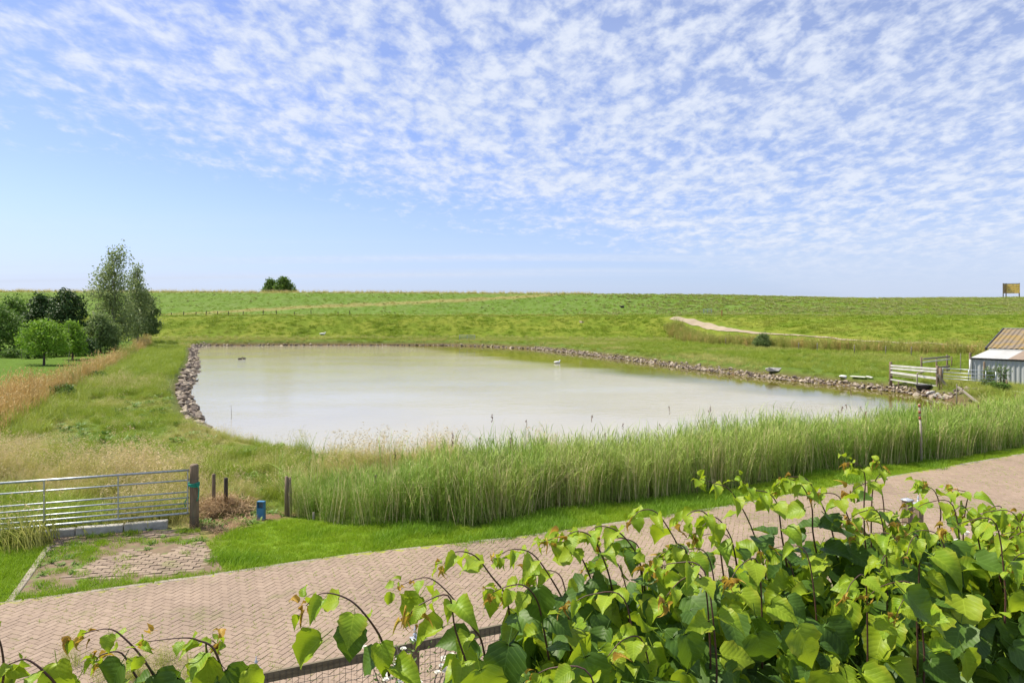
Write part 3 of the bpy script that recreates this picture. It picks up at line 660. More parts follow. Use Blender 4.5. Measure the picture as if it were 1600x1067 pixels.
P_DIKE = proto('dike_blades', f_dike, 5, [G8], 9); P_TUFT = proto('tuft_blades', f_tuft, 5, [G9], 10); P_WEED = proto('weed_leaves', f_weed, 5, [GW], 11)
P_MOSS = proto('moss_blades', f_moss, 4, [G1], 12); P_HAY = proto('hay_stalks', f_hay, 4, [GH], 13)

def not_paved(x, y): return ~inside(ROAD, x, y) & ~inside(DRIVE, x, y)
# verge lawn
xy = fill(Z_LAWN, 75, lambda x, y: not_paved(x, y)); n = fbm(xy[:, 0] * 1.1, xy[:, 1] * 1.1, 91); scatter('verge_grass', P_LAWN, xy, 0.8 + 0.9 * sstep(0.45, 0.75, n), sstep(0.5, 0.75, n) * 0.9)
xy = fill(Z_LEFTLAWN, 75, not_paved); n = fbm(xy[:, 0] * 1.1, xy[:, 1] * 1.1, 92); scatter('lawn_grass', P_LAWN, xy, 0.7 + 0.6 * n, n * 0.5)
# grass overgrowing the driveway
xy = fill(DRIVE, 60); n = fbm(xy[:, 0] * 0.9, xy[:, 1] * 0.9, 55, 4); m2 = fbm(xy[:, 0] * 3, xy[:, 1] * 3, 58); k = (n > 0.57) & (m2 > 0.5) | (RNG.random(len(xy)) < 0.035); scatter('driveway_grass', P_LAWN, xy[k], 0.55 + 0.5 * RNG.random(k.sum()), RNG.random(k.sum()) * 0.6, zoff=0.02)
xy = fill(DRIVE, 4, lambda x, y: fbm(x * 0.9, y * 0.9, 55, 4) > 0.5); scatter('driveway_weeds', P_WEED, xy, 0.7, zoff=0.02)
e = np.array([p + Vector((-math.sin(a), math.cos(a))) * random.uniform(0.08, 0.2) for p, a in path_pts(ROAD_FAR[2:-1], 0.09)]); e = e[(np.abs(e[:, 0]) < e[:, 1] * 0.8)]
scatter('kerb_grass', P_LAWN, e, 0.6 + 0.4 * RNG.random(len(e)), RNG.random(len(e)) * 0.4, zoff=0.02)
# moss and tiny grass in the joints of the road
k = RNG.random(len(wc)) < 0.8; q = wc[k] + np.stack([-np.sin(ang[k]), np.cos(ang[k])], 1) * 0.0525; kk = fbm(q[:, 0] * 0.5, q[:, 1] * 0.5, 66) + 0.25 * RNG.random(len(q)) > 0.53
o = scatter('joint_moss', P_MOSS, q[kk], 1.25, RNG.random(kk.sum()) * 0.3, lean=0.05, zoff=0.04)

# meadow left and behind
MEADOW = [at(-200, 860), at(60, 856), at(95, 836), at(303, 818), at(330, 800), at(455, 806), at(560, 812), at(640, 800), (0, 19), (3, 23), (-2, 23), (-12, 30.5), at(300, 650), at(285, 616), at(296, 571), at(300, 545), at(238, 540), at(165, 585), at(100, 622), at(40, 660), at(-40, 715), at(-260, 760)]
def in_meadow(x, y): return (dist_line(POND[:8], x, y) > 1.15 + 0.6 * fbm(x, y, 19)) & ~inside(POND, x, y) & not_paved(x, y) & ~inside(Z_LEFTLAWN, x, y) & ~inside(Z_LAWN, x, y) & ~inside(Z_BARE, x, y)
def reed_d(x, y): return dist_line(REED_FRONT, x, y)
xy = fill(MEADOW, 9, lambda x, y: in_meadow(x, y) & (y < 48)); t = tanness(xy[:, 0], xy[:, 1]); pick = RNG.random(len(xy)) < t * 0.75 + 0.08
clump = fbm(xy[:, 0] * 1.1, xy[:, 1] * 1.1, 33, 3); pick = RNG.random(len(xy)) < np.clip(t * 0.66 + 0.05 + (clump - 0.5) * 1.5, 0, 1); mh = (0.6 + 0.9 * sstep(.3, .7, fbm(xy[:, 0] * 0.8, xy[:, 1] * 0.8, 35))) * (1 - 0.5 * sstep(21.5, 26, xy[:, 1]) * sstep(48, 36, xy[:, 1]))
scatter('meadow_grass', P_MEAD, xy[~pick], mh[~pick] * (0.8 + 0.35 * RNG.random((~pick).sum())), t[~pick] * 0.7, lean=0.2)
scatter('flowering_grass', P_FLOW, xy[pick], mh[pick] * (0.85 + 0.3 * RNG.random(pick.sum())), t[pick], lean=0.2)
xw = fill(MEADOW, 1.6, lambda x, y: in_meadow(x, y) & (y < 45) & (fbm(x * 0.8, y * 0.8, 37) > 0.52)); scatter('meadow_weeds', P_WEED, xw, 1.1 + 0.8 * RNG.random(len(xw)), zoff=0.1)
xy = fill(MEADOW, 3.5, lambda x, y: in_meadow(x, y) & (y >= 48)); t = tanness(xy[:, 0], xy[:, 1]); scatter('bank_grass', P_MEAD, xy, 0.9 + 0.6 * RNG.random(len(xy)), t)
xy = fill([at(-60, 838), at(95, 832), at(292, 812), at(296, 800), at(90, 818), at(-60, 822)], 16); scatter('gate_grass', P_MEAD, xy, 0.9 + 0.4 * RNG.random(len(xy)), np.zeros(len(xy)))
xy = fill([at(-150, 850), at(0, 848), at(88, 838), at(80, 822), at(-150, 838)], 22); scatter('tall_grass', P_MEAD, xy, 0.9 + 0.3 * RNG.random(len(xy)), np.zeros(len(xy)))
# reeds between verge and pond
def reed_ok(x, y): return ~inside(POND, x, y) & ~inside(Z_LAWN, x, y) & ~inside(ROAD, x, y)
REEDS = REED_FRONT + [(x - 1.15, y + 2.55) for x, y in REED_FRONT[::-1]]
xy = fill(REEDS, 36, reed_ok); dr = reed_d(xy[:, 0], xy[:, 1]); k = RNG.random(len(xy)) < np.where(dr < 2.5, 1.0, 0.45); xy = xy[k]
lft = sstep(-5.2, -1.0, xy[:, 0]); hgt = 0.9 * (0.55 + 0.45 * lft) * (1 - 0.14 * sstep(10, 20, xy[:, 0])) * (0.72 + 0.4 * fbm(xy[:, 0] * 0.9, xy[:, 1] * 0.9, 41) + 0.12 * RNG.random(len(xy)))
scatter('reeds', P_REED, xy, hgt, RNG.random(len(xy)) * 0.5 + 0.5 * (fbm(xy[:, 0] * .5, xy[:, 1] * .5, 44) > .5), lean=0.10, bias=(0.0, 0.06))
xy = fill(REEDS, 1.6, reed_ok); scatter('bent_reeds', P_REED, xy, 0.75 + 0.35 * RNG.random(len(xy)), RNG.random(len(xy)), lean=0.32)
xy = fill(REEDS, 0.55, lambda x, y: reed_ok(x, y) & (x > -3)); scatter('reed_plumes', P_PLUM, xy, 0.85 + 0.25 * RNG.random(len(xy)), lean=0.08)
sh = path_pts([(27, 39.5), (16.5, 31.2), (12.4, 28.8), (7.4, 26.5), (2.6, 24.3), (-2, 23.9), (-6.5, 25.0), (-10.5, 28), (-14.2, 31.8)][::-1], 0.11); xy = np.array([p + Vector((math.sin(a), -math.cos(a))) * rnd(0.15, 1.4) for p, a in sh]); scatter('shore_grass', P_MEAD, xy, 0.5 + 0.35 * RNG.random(len(xy)), RNG.random(len(xy)) * .6, lean=0.2)
# old reeds of the left ditch
xy = fill(Z_OLDREED, 3.2, view=True); scatter('old_reeds', P_OLD, xy, 0.8 + 0.35 * RNG.random(len(xy)), sstep(0.5, 0.75, fbm(xy[:, 0] * .2, xy[:, 1] * .2, 12)) * 0.8, lean=0.08)
ed = [(x, y) for x, y in (at(0, 690), at(50, 658), at(100, 626), at(165, 588), at(232, 544))]
xy = np.array([Vector(p) + Vector((rnd(-1.0, 1.2), rnd(-.8, .8))) for p, a in path_pts(ed, 0.12)]); scatter('ditch_grass', P_MEAD, xy, 1.0 + 0.6 * RNG.random(len(xy)), RNG.random(len(xy)) * .15)
# right hand field, strip of reeds before the dike, dike slopes
def right_ok(x, y): return ~inside(POND, x, y) & (y < np.interp(x, fx, fy) + 1) & (dist_line(POND, x, y, True) > 0.9)
FIELD = [at(1480, 630), (28.5, 41), (40, 47), (75, 60), (75, 70), (50, 76), (43, 83), (34, 94), (27, 112), (10, 114), (-5, 118), (-62, 117), (-64, 109)]
xy = fill(FIELD + [(-60, 108)], 2.4, right_ok); t = fbm(xy[:, 0] * .15, xy[:, 1] * .15, 61); scatter('field_grass', P_MEAD, xy, 0.55 + 0.5 * RNG.random(len(xy)), sstep(.4, .75, t) * 0.9, lean=0.2)
xy = fill([at(1476, 632), (22, 31), (32, 36), (48, 44), (48, 58), (34, 52), (29, 46.5), (29.5, 44)], 9, right_ok); scatter('shed_yard_grass', P_MEAD, xy, 0.5 + 0.5 * RNG.random(len(xy)), RNG.random(len(xy)) * .5, lean=0.2)
rl = [at(1046, 531), at(1110, 538), at(1200, 543), at(1290, 548), at(1377, 551), at(1450, 554), at(1516, 556), at(1640, 562)]
xy = np.array([Vector(p) + Vector((rnd(-.9, 1.5), rnd(-.6, 2.5))) for p, a in path_pts(rl, 0.045)]); n_ = len(xy)
scatter('far_reeds', P_OLD, xy, 0.75 + 0.4 * RNG.random(n_), (RNG.random(n_) < 0.62 + 0.6 * fbm(xy[:, 0] * .3, xy[:, 1] * .3, 71)) * (0.5 + 0.5 * RNG.random(n_)), lean=0.08)
def dike_ok(lo, hi):
    return lambda x, y: (dist_line(TRACK, x, y) > 2.0) & (y > lo(x)) & (y < hi(x))
BOX = [(-125, 55), (135, 55), (135, 158), (-125, 158)]
Fx = lambda x: np.interp(x, fx, fy); Bx = lambda x: np.interp(x, bx, by)
xy = fill(BOX, 2.0, dike_ok(Fx, lambda x: Bx(x) + 3)); n = fbm(xy[:, 0] * .35, xy[:, 1] * .35, 81, 4)
scatter('lower_slope_grass', P_DIKE, xy, 0.7 + 0.7 * sstep(.4, .8, n), sstep(.5, .8, fbm(xy[:, 0] * .08, xy[:, 1] * .3, 83)) * .4)
xy = fill(BOX, 1.3, dike_ok(lambda x: Bx(x) + 3, lambda x: np.full(x.shape, 157.))); rt = sstep(5, 40, xy[:, 0])
dl = np.minimum(dist_line(DIAG, xy[:, 0], xy[:, 1]), dist_line(BERM, xy[:, 0], xy[:, 1]))
scatter('upper_slope_grass', P_DIKE, xy, 0.55 + 0.25 * rt, np.clip(rt * 0.2 + 0.9 * (1 - sstep(.8, 1.8, dl)) + 0.8 * sstep(152.5, 155, xy[:, 1]) * (1 - rt), 0, 1))
xy = fill([(-125, 152.5), (18, 152.5), (18, 157.5), (-125, 157.5)], 1.6); scatter('crest_grass', P_FLOW, xy, 0.6 + 0.4 * RNG.random(len(xy)), np.ones(len(xy)))
for nm, dy0, dy1, step, sc in (('toe_grass', -1.2, 0.6, .12, .8), ('step_grass', 0, 0, .16, .55)):
    q = np.arange(-62, 26 if nm == 'toe_grass' else 60, step); yy = (Fx(q) if nm == 'toe_grass' else Bx(q) + 1.0) + RNG.uniform(dy0 - .3, dy1 + .3, len(q)); xy = np.stack([q, yy], 1); xy = xy[dist_line(TRACK, q, yy) > 1.5]
    scatter(nm, P_FLOW, xy, sc * (0.8 + 0.4 * RNG.random(len(xy))), RNG.random(len(xy)) * .6)
xy = fill(BOX, 1.7, lambda x, y: dike_ok(lambda x: Bx(x) + 3, lambda x: np.full(x.shape, 157.))(x, y) & (RNG.random(len(x)) < sstep(0, 40, x) * 0.9 + 0.03) & (fbm(x * .3, y * .3, 88) > .4)); scatter('grass_tufts', P_TUFT, xy, 0.65 + 0.4 * RNG.random(len(xy)), 0.2 + 0.8 * RNG.random(len(xy)))
xy = fill(Z_BARE, 10); scatter('bare_patch_weeds', P_WEED, xy, 0.7 + .5 * RNG.random(len(xy)))
xy = np.array([(at(350, 800)[0] + rnd(-.6, .6), at(350, 800)[1] + rnd(-.35, .4)) for _ in range(34)]); dr = np.hypot((xy[:, 0] - at(350, 800)[0]) / .75, (xy[:, 1] - at(350, 800)[1]) / .4)
scatter('dry_grass_heap', P_HAY, xy, 1.0, lean=0.3, zoff=np.clip(0.16 * (1 - dr ** 2), 0, 1))
xy = fill(zone_poly((300, 828), (350, 838), (420, 818), (400, 800), (310, 806)), 10); scatter('trodden_hay', P_HAY, xy, 0.55, lean=0.1)
#@@PART2
# ------------------------------------------------------------------ stones along the water
def stone_mesh(name, seed, m):
    random.seed(seed); bm = bmesh.new()
    for _ in range(13):
        v = Vector((random.gauss(0, 1), random.gauss(0, 1), random.gauss(0, 1))).normalized(); bm.verts.new((v.x * rnd(.42, .55), v.y * rnd(.32, .45), v.z * rnd(.2, .3)))
    bmesh.ops.convex_hull(bm, input=bm.verts[:]); bmesh.ops.delete(bm, geom=[v for v in bm.verts if not v.link_faces], context='VERTS')
    me = bpy.data.meshes.new(name); bm.to_mesh(me); bm.free(); me.materials.append(m); return me
STN = [stone_mesh('stone', 40 + i, M['stone'] if i % 3 else M['palestone']) for i in range(9)]
STP = [stone_mesh('stone', 60 + i, M['palestone'] if i % 4 else M['stone']) for i in range(9)]
def stone_bank(name, line, meshes, step, rows, size, limit=300):
    root = bpy.data.objects.new(name, None); COL.objects.link(root); root['kind'] = 'structure'; it = []
    for p, a in path_pts(line, step):
        for r in range(rows):
            off = 0.05 + (r + rnd(-.4, .4)) * size * 0.55; nrm = Vector((-math.sin(a), math.cos(a)))
            q = p + nrm * off * (1 if True else -1) + Vector((rnd(-.5, .5) * step, rnd(-.3, .3) * step))
            if inside(POND, np.array([q.x]), np.array([q.y]))[0] and r > 0: continue
            it.append((q.x, q.y, max(h1(q.x, q.y), WATER - 0.1) + rnd(0.02, 0.10) * size / 0.5, size * random.choice((.45, .6, .75, .9, 1.1, 1.5)) * rnd(.8, 1.2)))
    it.sort(key=lambda t: -t[3] / t[1])
    V = []; F = []; n = 0; MI = []
    for i, (x, y, z, s) in enumerate(it):
        me = random.choice(meshes); Mx = Matrix.Translation((x, y, z)) @ Euler((rnd(-.5, .5), rnd(-.5, .5), rnd(0, 6.3))).to_matrix().to_4x4() @ Matrix.Scale(s, 4)
        if i < limit:
            o = bpy.data.objects.new('stone', me); COL.objects.link(o); o.parent = root; o.matrix_local = Mx
        else:
            V += [tuple(Mx @ v.co) for v in me.vertices]; F += [tuple(k + n for k in p.vertices) for p in me.polygons]; MI += [0 if me.materials[0] == M['stone'] else 1] * len(me.polygons); n += len(me.vertices)
    if V:
        me = bpy.data.meshes.new('small_stones'); me.from_pydata(V, [], F); me.materials.append(M['stone']); me.materials.append(M['palestone']); me.polygons.foreach_set('material_index', np.array(MI, np.int32)); me.update()
        tag(link_mesh('small_stones', me, None, root), kind='stuff')
random.seed(21)
stone_bank('left_stone_bank', [POND[-1]] + POND[0:8], STN, 0.32, 3, 0.52)
stone_bank('far_stone_bank', POND[7:13], STN, 0.5, 2, 0.42)
stone_bank('right_stone_bank', POND[12:20] + [(30.2, 43.3)], STP, 0.27, 4, 0.36)

# ------------------------------------------------------------------ trees
def crown_mesh(name, lobes, n, leaf, m, seed, shell=0.45, flat=0.0):
    """a crown of leaf sprays spread through uneven lobes (x, y, z, rx, ry, rz)"""
    g = np.random.default_rng(seed); V = []; vol = np.array([l[3] * l[4] * l[5] for l in lobes]) ** 0.75; cnt = (n * vol / vol.sum()).astype(int)
    for l, c in zip(lobes, cnt):
        d = g.normal(size=(c, 3)); d /= np.linalg.norm(d, axis=1)[:, None]; r = g.uniform(0, 1, c) ** shell
        lump = 0.55 + 0.85 * vnoise(d[:, 0] * 2.6 + seed, d[:, 1] * 2.6 + d[:, 2] * 2.2, seed)
        p = np.array(l[:3]) + d * (r * lump)[:, None] * np.array(l[3:6])
        nr = d * 0.6 + g.normal(size=(c, 3)) * 0.7 + np.array([0, 0, 0.35]); nr /= np.linalg.norm(nr, axis=1)[:, None]
        t = np.cross(nr, g.normal(size=(c, 3))); t /= np.linalg.norm(t, axis=1)[:, None]; b = np.cross(nr, t)
        s = leaf * g.uniform(0.55, 1.3, c)[:, None]
        V.append(np.stack([p - t * s, p + b * s * .42 + nr * s * .1, p + t * s, p - b * s * .42 + nr * s * .1], 1).reshape(-1, 3))
    V = np.concatenate(V); F = np.arange(len(V)).reshape(-1, 4)
    return np_mesh(name, V, F, m)
def limb(mb, a, b, r0, r1, k=5, wob=0.12):
    a = Vector(a); b = Vector(b); L = (b - a).length; pts = []
    for i in range(k + 1):
        t = i / k; pts.append(a.lerp(b, t) + (Vector((rnd(-1, 1), rnd(-1, 1), 0)) * L * wob * 0.3 if 0 < i < k else Vector()))
    mb.tube(pts, [r0 + (r1 - r0) * i / k for i in range(k + 1)], 7)
CROWN = {
    'grey': veg('grey_green_leaves', (0.19, 0.25, 0.085), (0.29, 0.35, 0.14), trans=0.38, island=True),
    'willow': veg('willow_leaves', (0.12, 0.18, 0.055), (0.2, 0.27, 0.09), trans=0.38, island=True),
    'dark': veg('dark_leaves', (0.035, 0.075, 0.02), (0.07, 0.125, 0.03), trans=0.15, island=True),
    'bright': veg('bright_leaves', (0.14, 0.28, 0.02), (0.24, 0.38, 0.04), trans=0.35, island=True),
    'mid': veg('mid_leaves', (0.08, 0.16, 0.025), (0.14, 0.23, 0.04), trans=0.38, island=True),
}
def tree(px, base_py, top_py, wpx, kind, label, name='broadleaf_tree', form='round', n=5200, leaf=0.2, cat='tree', group=None, z0=None, d=None, seed=1, bark='bark', stem=0.22, clear=0.16, trunk_off=0):
    random.seed(seed)
    if d is None: x, y = at(px, base_py)
    else: x, y = xat(px, d), d
    gz = h1(x, y); Ht = zat(top_py, y) - gz; W = wpx / FOC * y
    t = thing(name, label, cat, (x, y, gz), 0, group)
    mb = MB(); cz = Ht * clear; lean = Vector((rnd(-.03, .03) * Ht, 0, 0)); tp = Vector((0, 0, Ht * (0.9 if form == 'column' else .62))) + lean
    limb(mb, (trunk_off, 0, -0.25), tp, stem, stem * 0.18, 7, 0.06); mb.build('trunk', M[bark], t, True)
    lobes = []; lb = MB()
    if form == 'column':
        k = 11
        for i in range(k):
            u = (i + .5) / k; z = cz + (Ht - cz) * u; ww = W * .5 * (0.68 + 0.42 * math.sin(PI * min(1, u * .95 + .05))) * (1.0 - 0.33 * max(0, u - .6) / .4)
            for j in range(3):
                ox = rnd(-.45, .45) * ww; lobes.append((ox, rnd(-.35, .35) * ww, z + rnd(-.02, .02) * Ht, ww * rnd(.55, .85), ww * rnd(.55, .85), (Ht - cz) / k * rnd(.9, 1.5)))
                limb(lb, tp * max(0.15, (z - Ht * .12) / tp.z * .9) if z / tp.z < 1.05 else tp * .95, (ox * 1.3, lobes[-1][1], z + .3), stem * .25, stem * .05, 3)
    else:
        lobes.append((0, 0, cz + (Ht - cz) * .45, W * .38, W * .38, (Ht - cz) * .42)); k = 16
        for i in range(k):
            a = i * 2.4 + rnd(-.3, .3); u = (i + .5) / k; rr = W * .5 * (0.2 + 0.5 * math.sin(PI * min(1, .25 + u * .8))); z = cz + (Ht - cz) * (0.14 + 0.74 * u)
            s = W * .5 * rnd(.4, .62) * (1 - .25 * u)
            lobes.append((rr * math.cos(a), rr * math.sin(a), z, s * 1.1, s * 1.1, min(s * .85, (Ht - cz) * .26)))
            limb(lb, tp * rnd(.35, .85), (rr * math.cos(a) * .9, rr * math.sin(a) * .9, z), stem * .4, stem * .08, 4)
    lb.build('limb', M[bark], t, True)
    link_mesh('crown', crown_mesh('crown', lobes, n, leaf, CROWN[kind], seed), None, t)
    return t
tree(180, 545, 391, 74, 'grey', 'tallest tree, a slender grey-green poplar rising well above the dike line', 'poplar_tree', 'column', 9000, 0.17, seed=3, bark='palebark', clear=.1, stem=.2)
tree(214, 537, 418, 44, 'grey', 'second tallest, narrow poplar just right of the tallest one', 'poplar_tree', 'column', 6000, 0.18, seed=5, bark='palebark', clear=.08, stem=.17)
tree(229, 535, 447, 40, 'willow', 'dark rounded willow at the right end of the tree row, beside the pond bank', 'willow_tree', 'round', 6500, .2, seed=8, clear=.03, stem=.16)
tree(157, 551, 486, 56, 'willow', 'low bushy grey-green willow in front of the tall poplar', 'willow_bush', 'round', 7000, .15, seed=11, clear=.0, stem=.12)
tree(66, 546, 455, 62, 'dark', 'dark broad tree behind the light green tree with the bare trunk', seed=14, clear=.1, n=6500)
tree(106, 547, 446, 66, 'dark', 'darkest and taller of the two dark trees, left of the willow bush', seed=17, clear=.1, n=7000)
tree(68, 570, 499, 76, 'bright', 'light green spreading tree with a bare dark trunk on the lawn', seed=20, clear=.24, leaf=.14, n=5200, stem=.13)
tree(113, 562, 497, 42, 'bright', 'light green bushy tree between the bare trunk tree and the willow bush', seed=24, clear=.08, leaf=.14, n=4200, stem=.11)
tree(-2, 552, 474, 84, 'mid', 'green tree cut off by the left picture edge behind the mown lawn', seed=27, clear=.05, n=6500, leaf=.18)
tree(24, 544, 462, 60, 'mid', 'mid green loose tree behind the mown lawn, near the left edge', seed=29, clear=.12, n=5000, leaf=.2)
tree(126, 556, 520, 44, 'dark', 'dark undergrowth shrub between the light green bushy tree and the willow bush', 'shrub', seed=33, clear=0, n=2600, leaf=.14, cat='shrub', stem=.06)
tree(88, 556, 524, 40, 'mid', 'shady undergrowth shrub between the two light green trees', 'shrub', seed=34, clear=0, n=2400, leaf=.14, cat='shrub', stem=.06)
tree(54, 559, 541, 30, 'mid', 'low shrub behind the bare trunk of the light green tree', 'shrub', seed=31, clear=0, n=1600, leaf=.14, cat='shrub', stem=.05)
tree(18, 558, 545, 34, 'mid', 'low hedge-like shrub at the far side of the mown lawn', 'shrub', seed=32, clear=0, n=1600, leaf=.14, cat='shrub', stem=.05)
tree(423, 455, 434, 30, 'mid', 'smaller left one of two trees peeping over the dike crest', d=172, seed=35, clear=.15, n=4200, leaf=.28)
tree(443, 455, 430.5, 32, 'mid', 'larger right one of two trees peeping over the dike crest', d=171, seed=37, clear=.15, n=5000, leaf=.28)
tree(460, 455, 450, 9, 'mid', 'tiny bush on the dike crest right of the two trees', 'bush', d=163, seed=39, clear=0, n=700, leaf=.25, cat='bush', stem=.06)
tree(1191, 543, 520, 27, 'willow', 'round grey-green bush standing alone at the reed strip below the sandy track', 'bush', seed=41, clear=0, n=3200, leaf=.12, cat='bush', stem=.07)
def weed_bush(px, py, w, h, label, seed, kind='mid', n=900, leaf=.07, d=None, stems=None, cat='shrub'):
    random.seed(seed); x, y = at(px, py); gz = h1(x, y); t = thing('shrub', label, cat, (x, y, gz)); mb = MB()
    for i in range(7): limb(mb, (rnd(-.1, .1), rnd(-.1, .1), -.05), (rnd(-.45, .45) * w, rnd(-.3, .3) * w, h * rnd(.6, 1)), .02, .006, 3)
    mb.build('stem', M[stems or 'bark'], t, True)
    lobes = [(rnd(-.35, .35) * w, rnd(-.25, .25) * w, h * rnd(.25, .75), w * rnd(.2, .3), w * rnd(.2, .3), h * .28) for _ in range(8)]
    link_mesh('foliage', crown_mesh('foliage', lobes, n, leaf, CROWN[kind], seed), None, t); return t
weed_bush(1549, 606, 1.25, 1.5, 'dark green shrub growing against the grey shed wall', 51, 'willow')
weed_bush(1566, 606, .9, 1.75, 'brown-stemmed scraggly shrub right of the dark green one at the shed', 52, 'mid', 350)
weed_bush(1562, 612, 1.5, .7, 'low weedy clump in front of the shed wall', 53, 'mid')
weed_bush(1218, 589, 1.3, .5, 'pale green leafy clump on the stone bank by the grey slab', 54, 'grey', 600, .09)
weed_bush(100, 623, 1.9, 1.0, 'dark bramble shrub at the edge of the brown reeds', 55, 'mid', 1500, .09)
weed_bush(150, 595, 1.3, .8, 'smaller bramble shrub beside the brown reeds', 56, 'mid', 900, .09)
def stake(px, top_py, base_py, label, r=.035, mat='palebark', group=None, name='sapling_stem', cat='sapling'):
    x, y = at(px, base_py); gz = h1(x, y); t = thing(name, label, cat, (x, y, gz), 0, group); h = zat(top_py, y) - gz
    mb = MB(); limb(mb, (0, 0, -.2), (0.05, 0, h), r, r * .5, 5, .05); mb.build('trunk', M[mat], t, True)
    lobes = [(rnd(-.15, .15), rnd(-.15, .15), h * rnd(.75, 1.02), .22, .22, .3) for _ in range(5)]; link_mesh('crown', crown_mesh('crown', lobes, 130, .08, CROWN['mid'], int(px)), None, t)
random.seed(5)
stake(107, 508, 566, 'thin pale young tree in front of the light green bushy tree')
stake(149, 520, 553, 'thin pale young tree in front of the low willow bush')
stake(34, 500, 560, 'thin pale young tree on the lawn near the left edge')

# ------------------------------------------------------------------ tubular field gate, its post and what stands beside it
random.seed(70)
gA = Vector((*at(303, 823), 0)); gB = Vector((-11.9, 14.3, 0)); gd = (gB - gA).normalized(); ga = math.atan2(gd.y, gd.x)
gate = thing('field_gate', 'long galvanised seven-bar tubular gate closing the overgrown brick driveway', 'gate', (gA.x, gA.y, 0), ga)
GL = 4.6
bars = [1.32, 1.09, .82, .69, .56, .45, .33]
for i, z in enumerate(bars): MB().tube([(.10, 0, z), (GL, 0, z - .02)], .026 if i in (0, 6) else .018, 8).build('bar', M['galv'], gate, True)
for x, z0, z1 in ((.13, .33, 1.32), (1.55, .31, 1.31), (2.98, .31, 1.3), (GL, .3, 1.3)): MB().box((x, 0, (z0 + z1) / 2), (.022, .036, z1 - z0)).build('upright', M['galv'], gate)
for z in (1.02, .5): MB().box((.065, 0, z), (.07, .03, .03)).build('latch', M['galv'], gate)
gp = thing('gate_post', 'thick weathered round wooden post at the right end of the tubular gate', 'post', (gA.x, gA.y, 0))
MB().tube([(0, 0, -.3), (.01, 0, .4), (0, .01, 1.0), (.005, 0, 1.42), (.005, 0, 1.45)], [.105, .1, .098, .095, .075], 11).build('post', M['oldwood'], gp, True)
for z in (.25, 1.12): MB().tube([(.108 * math.cos(t), .108 * math.sin(t), z) for t in np.linspace(0, 2 * PI, 14)], .005, 4).build('wire_band', M['wire'], gp)
rp = thing('rope', 'green rope looped round the gate post with hanging ends', 'rope', (gA.x, gA.y, .98)); mb = MB()
for q in range(3): mb.tube([(.118 * math.cos(t), .118 * math.sin(t), -.02 + q * .028 + .012 * math.sin(t * 2 + q)) for t in np.linspace(0, 2 * PI, 16)], .014, 6)
mb.build('loop', M['rope'], rp, True)
MB().tube([(.11, -.03, 0), (.14, -.05, -.12), (.13, -.06, -.3), (.10, -.08, -.36)], .012, 6).build('rope_end', M['rope'], rp, True)
MB().tube([(-.11, -.03, 0), (-.125, -.04, -.15), (-.14, -.04, -.32), (-.2, -.05, -.42), (-.17, -.05, -.5)], .012, 6).build('rope_end', M['rope'], rp, True)
MB().lathe((.12, -.06, -.03), [(.005, -.03), (.03, -.01), (.03, .015), (.005, .03)], 8).build('knot', M['rope'], rp, True)
for i, (t0, t1) in enumerate(((.62, 1.5), (1.52, 2.45), (2.47, 3.35))):
    p = gA + gd * (t0 + t1) / 2 + Vector((0.02, 0.12, .08)); bm_ = MB().box((0, 0, 0), (t1 - t0, .16, .22)).build('concrete_block', M['concrete'])
    bv = bm_.modifiers.new('soft_edges', 'BEVEL'); bv.width = .015
    bm_.location = p; bm_.rotation_euler = (rnd(-.03, .03), rnd(-.02, .02), ga)
    tag(bm_, ('pale concrete block under the gate, nearest its wooden post', 'middle one of three concrete blocks under the gate', 'concrete block under the gate, farthest from its wooden post')[i], 'block', 'concrete blocks under the gate')
def wood_post(px, base_py, top_py, r, label, mat='oldwood', lean=(0, 0), split=False, group=None, sq=False, name='wooden_post'):
    x, y = at(px, base_py) if px < 1000 else hit(px, base_py, 30)[:2]; gz = h1(x, y); h = zat(top_py, y) - gz; mb = MB(); k = 8 if not sq else 4
    if split:
        mb.tube([(-r * .62, 0, -.2), (-r * .6, 0, h * .6), (-r * .6, 0, h)], [r * .75, r * .72, r * .62], 8); mb.tube([(r * .62, .01, -.2), (r * .75, 0, h * .55), (r * .55, .02, h * .97)], [r * .7, r * .68, r * .55], 8)
    else: mb.tube([(0, 0, -.2), (lean[0] * .5, lean[1] * .5, h * .5), (lean[0], lean[1], h * .98), (lean[0], lean[1], h)], [r, r * .97, r * .93, r * .75], k)
    o = mb.build(name, M[mat], None, not sq); o.location = (x, y, gz); return tag(o, label, 'post', group)
wood_post(450, 806, 744, .062, 'split weathered double post in the grass right of the blue box', split=True)
wood_post(353, 800, 746, .05, 'short black post in tall grass behind the heap of dry grass', 'darkwood')
wood_post(587, 806, 742, .035, 'thin dark post half hidden where the reeds begin', 'darkwood')
wood_post(334, 800, 740, .045, 'rusty brown stake among dry stems just right of the gate post', 'oldwood')
wood_post(490, 812, 800, .03, 'tiny pale stub of a post at the foot of the reeds', 'greywood')
bx0, by0 = at(408, 811); bl = thing('blue_box', 'small blue upright open plastic box standing in the grass', 'box', (bx0, by0, 0), -.12); bl.scale = (.86, .86, .9)
MB().box((0, .06, .23), (.2, .02, .46)).box((-.095, 0, .24), (.014, .12, .48)).box((.095, 0, .24), (.014, .12, .48)).box((0, 0, .475), (.2, .12, .014)).box((0, 0, .01), (.2, .12, .02)).build('shell', M['blue'], bl)
MB().box((0, -.045, .165), (.172, .014, .29)).build('front_panel', M['blue'], bl); MB().box((0, .038, .38), (.17, .01, .16)).build('back_lining', M['bluegrey'], bl)

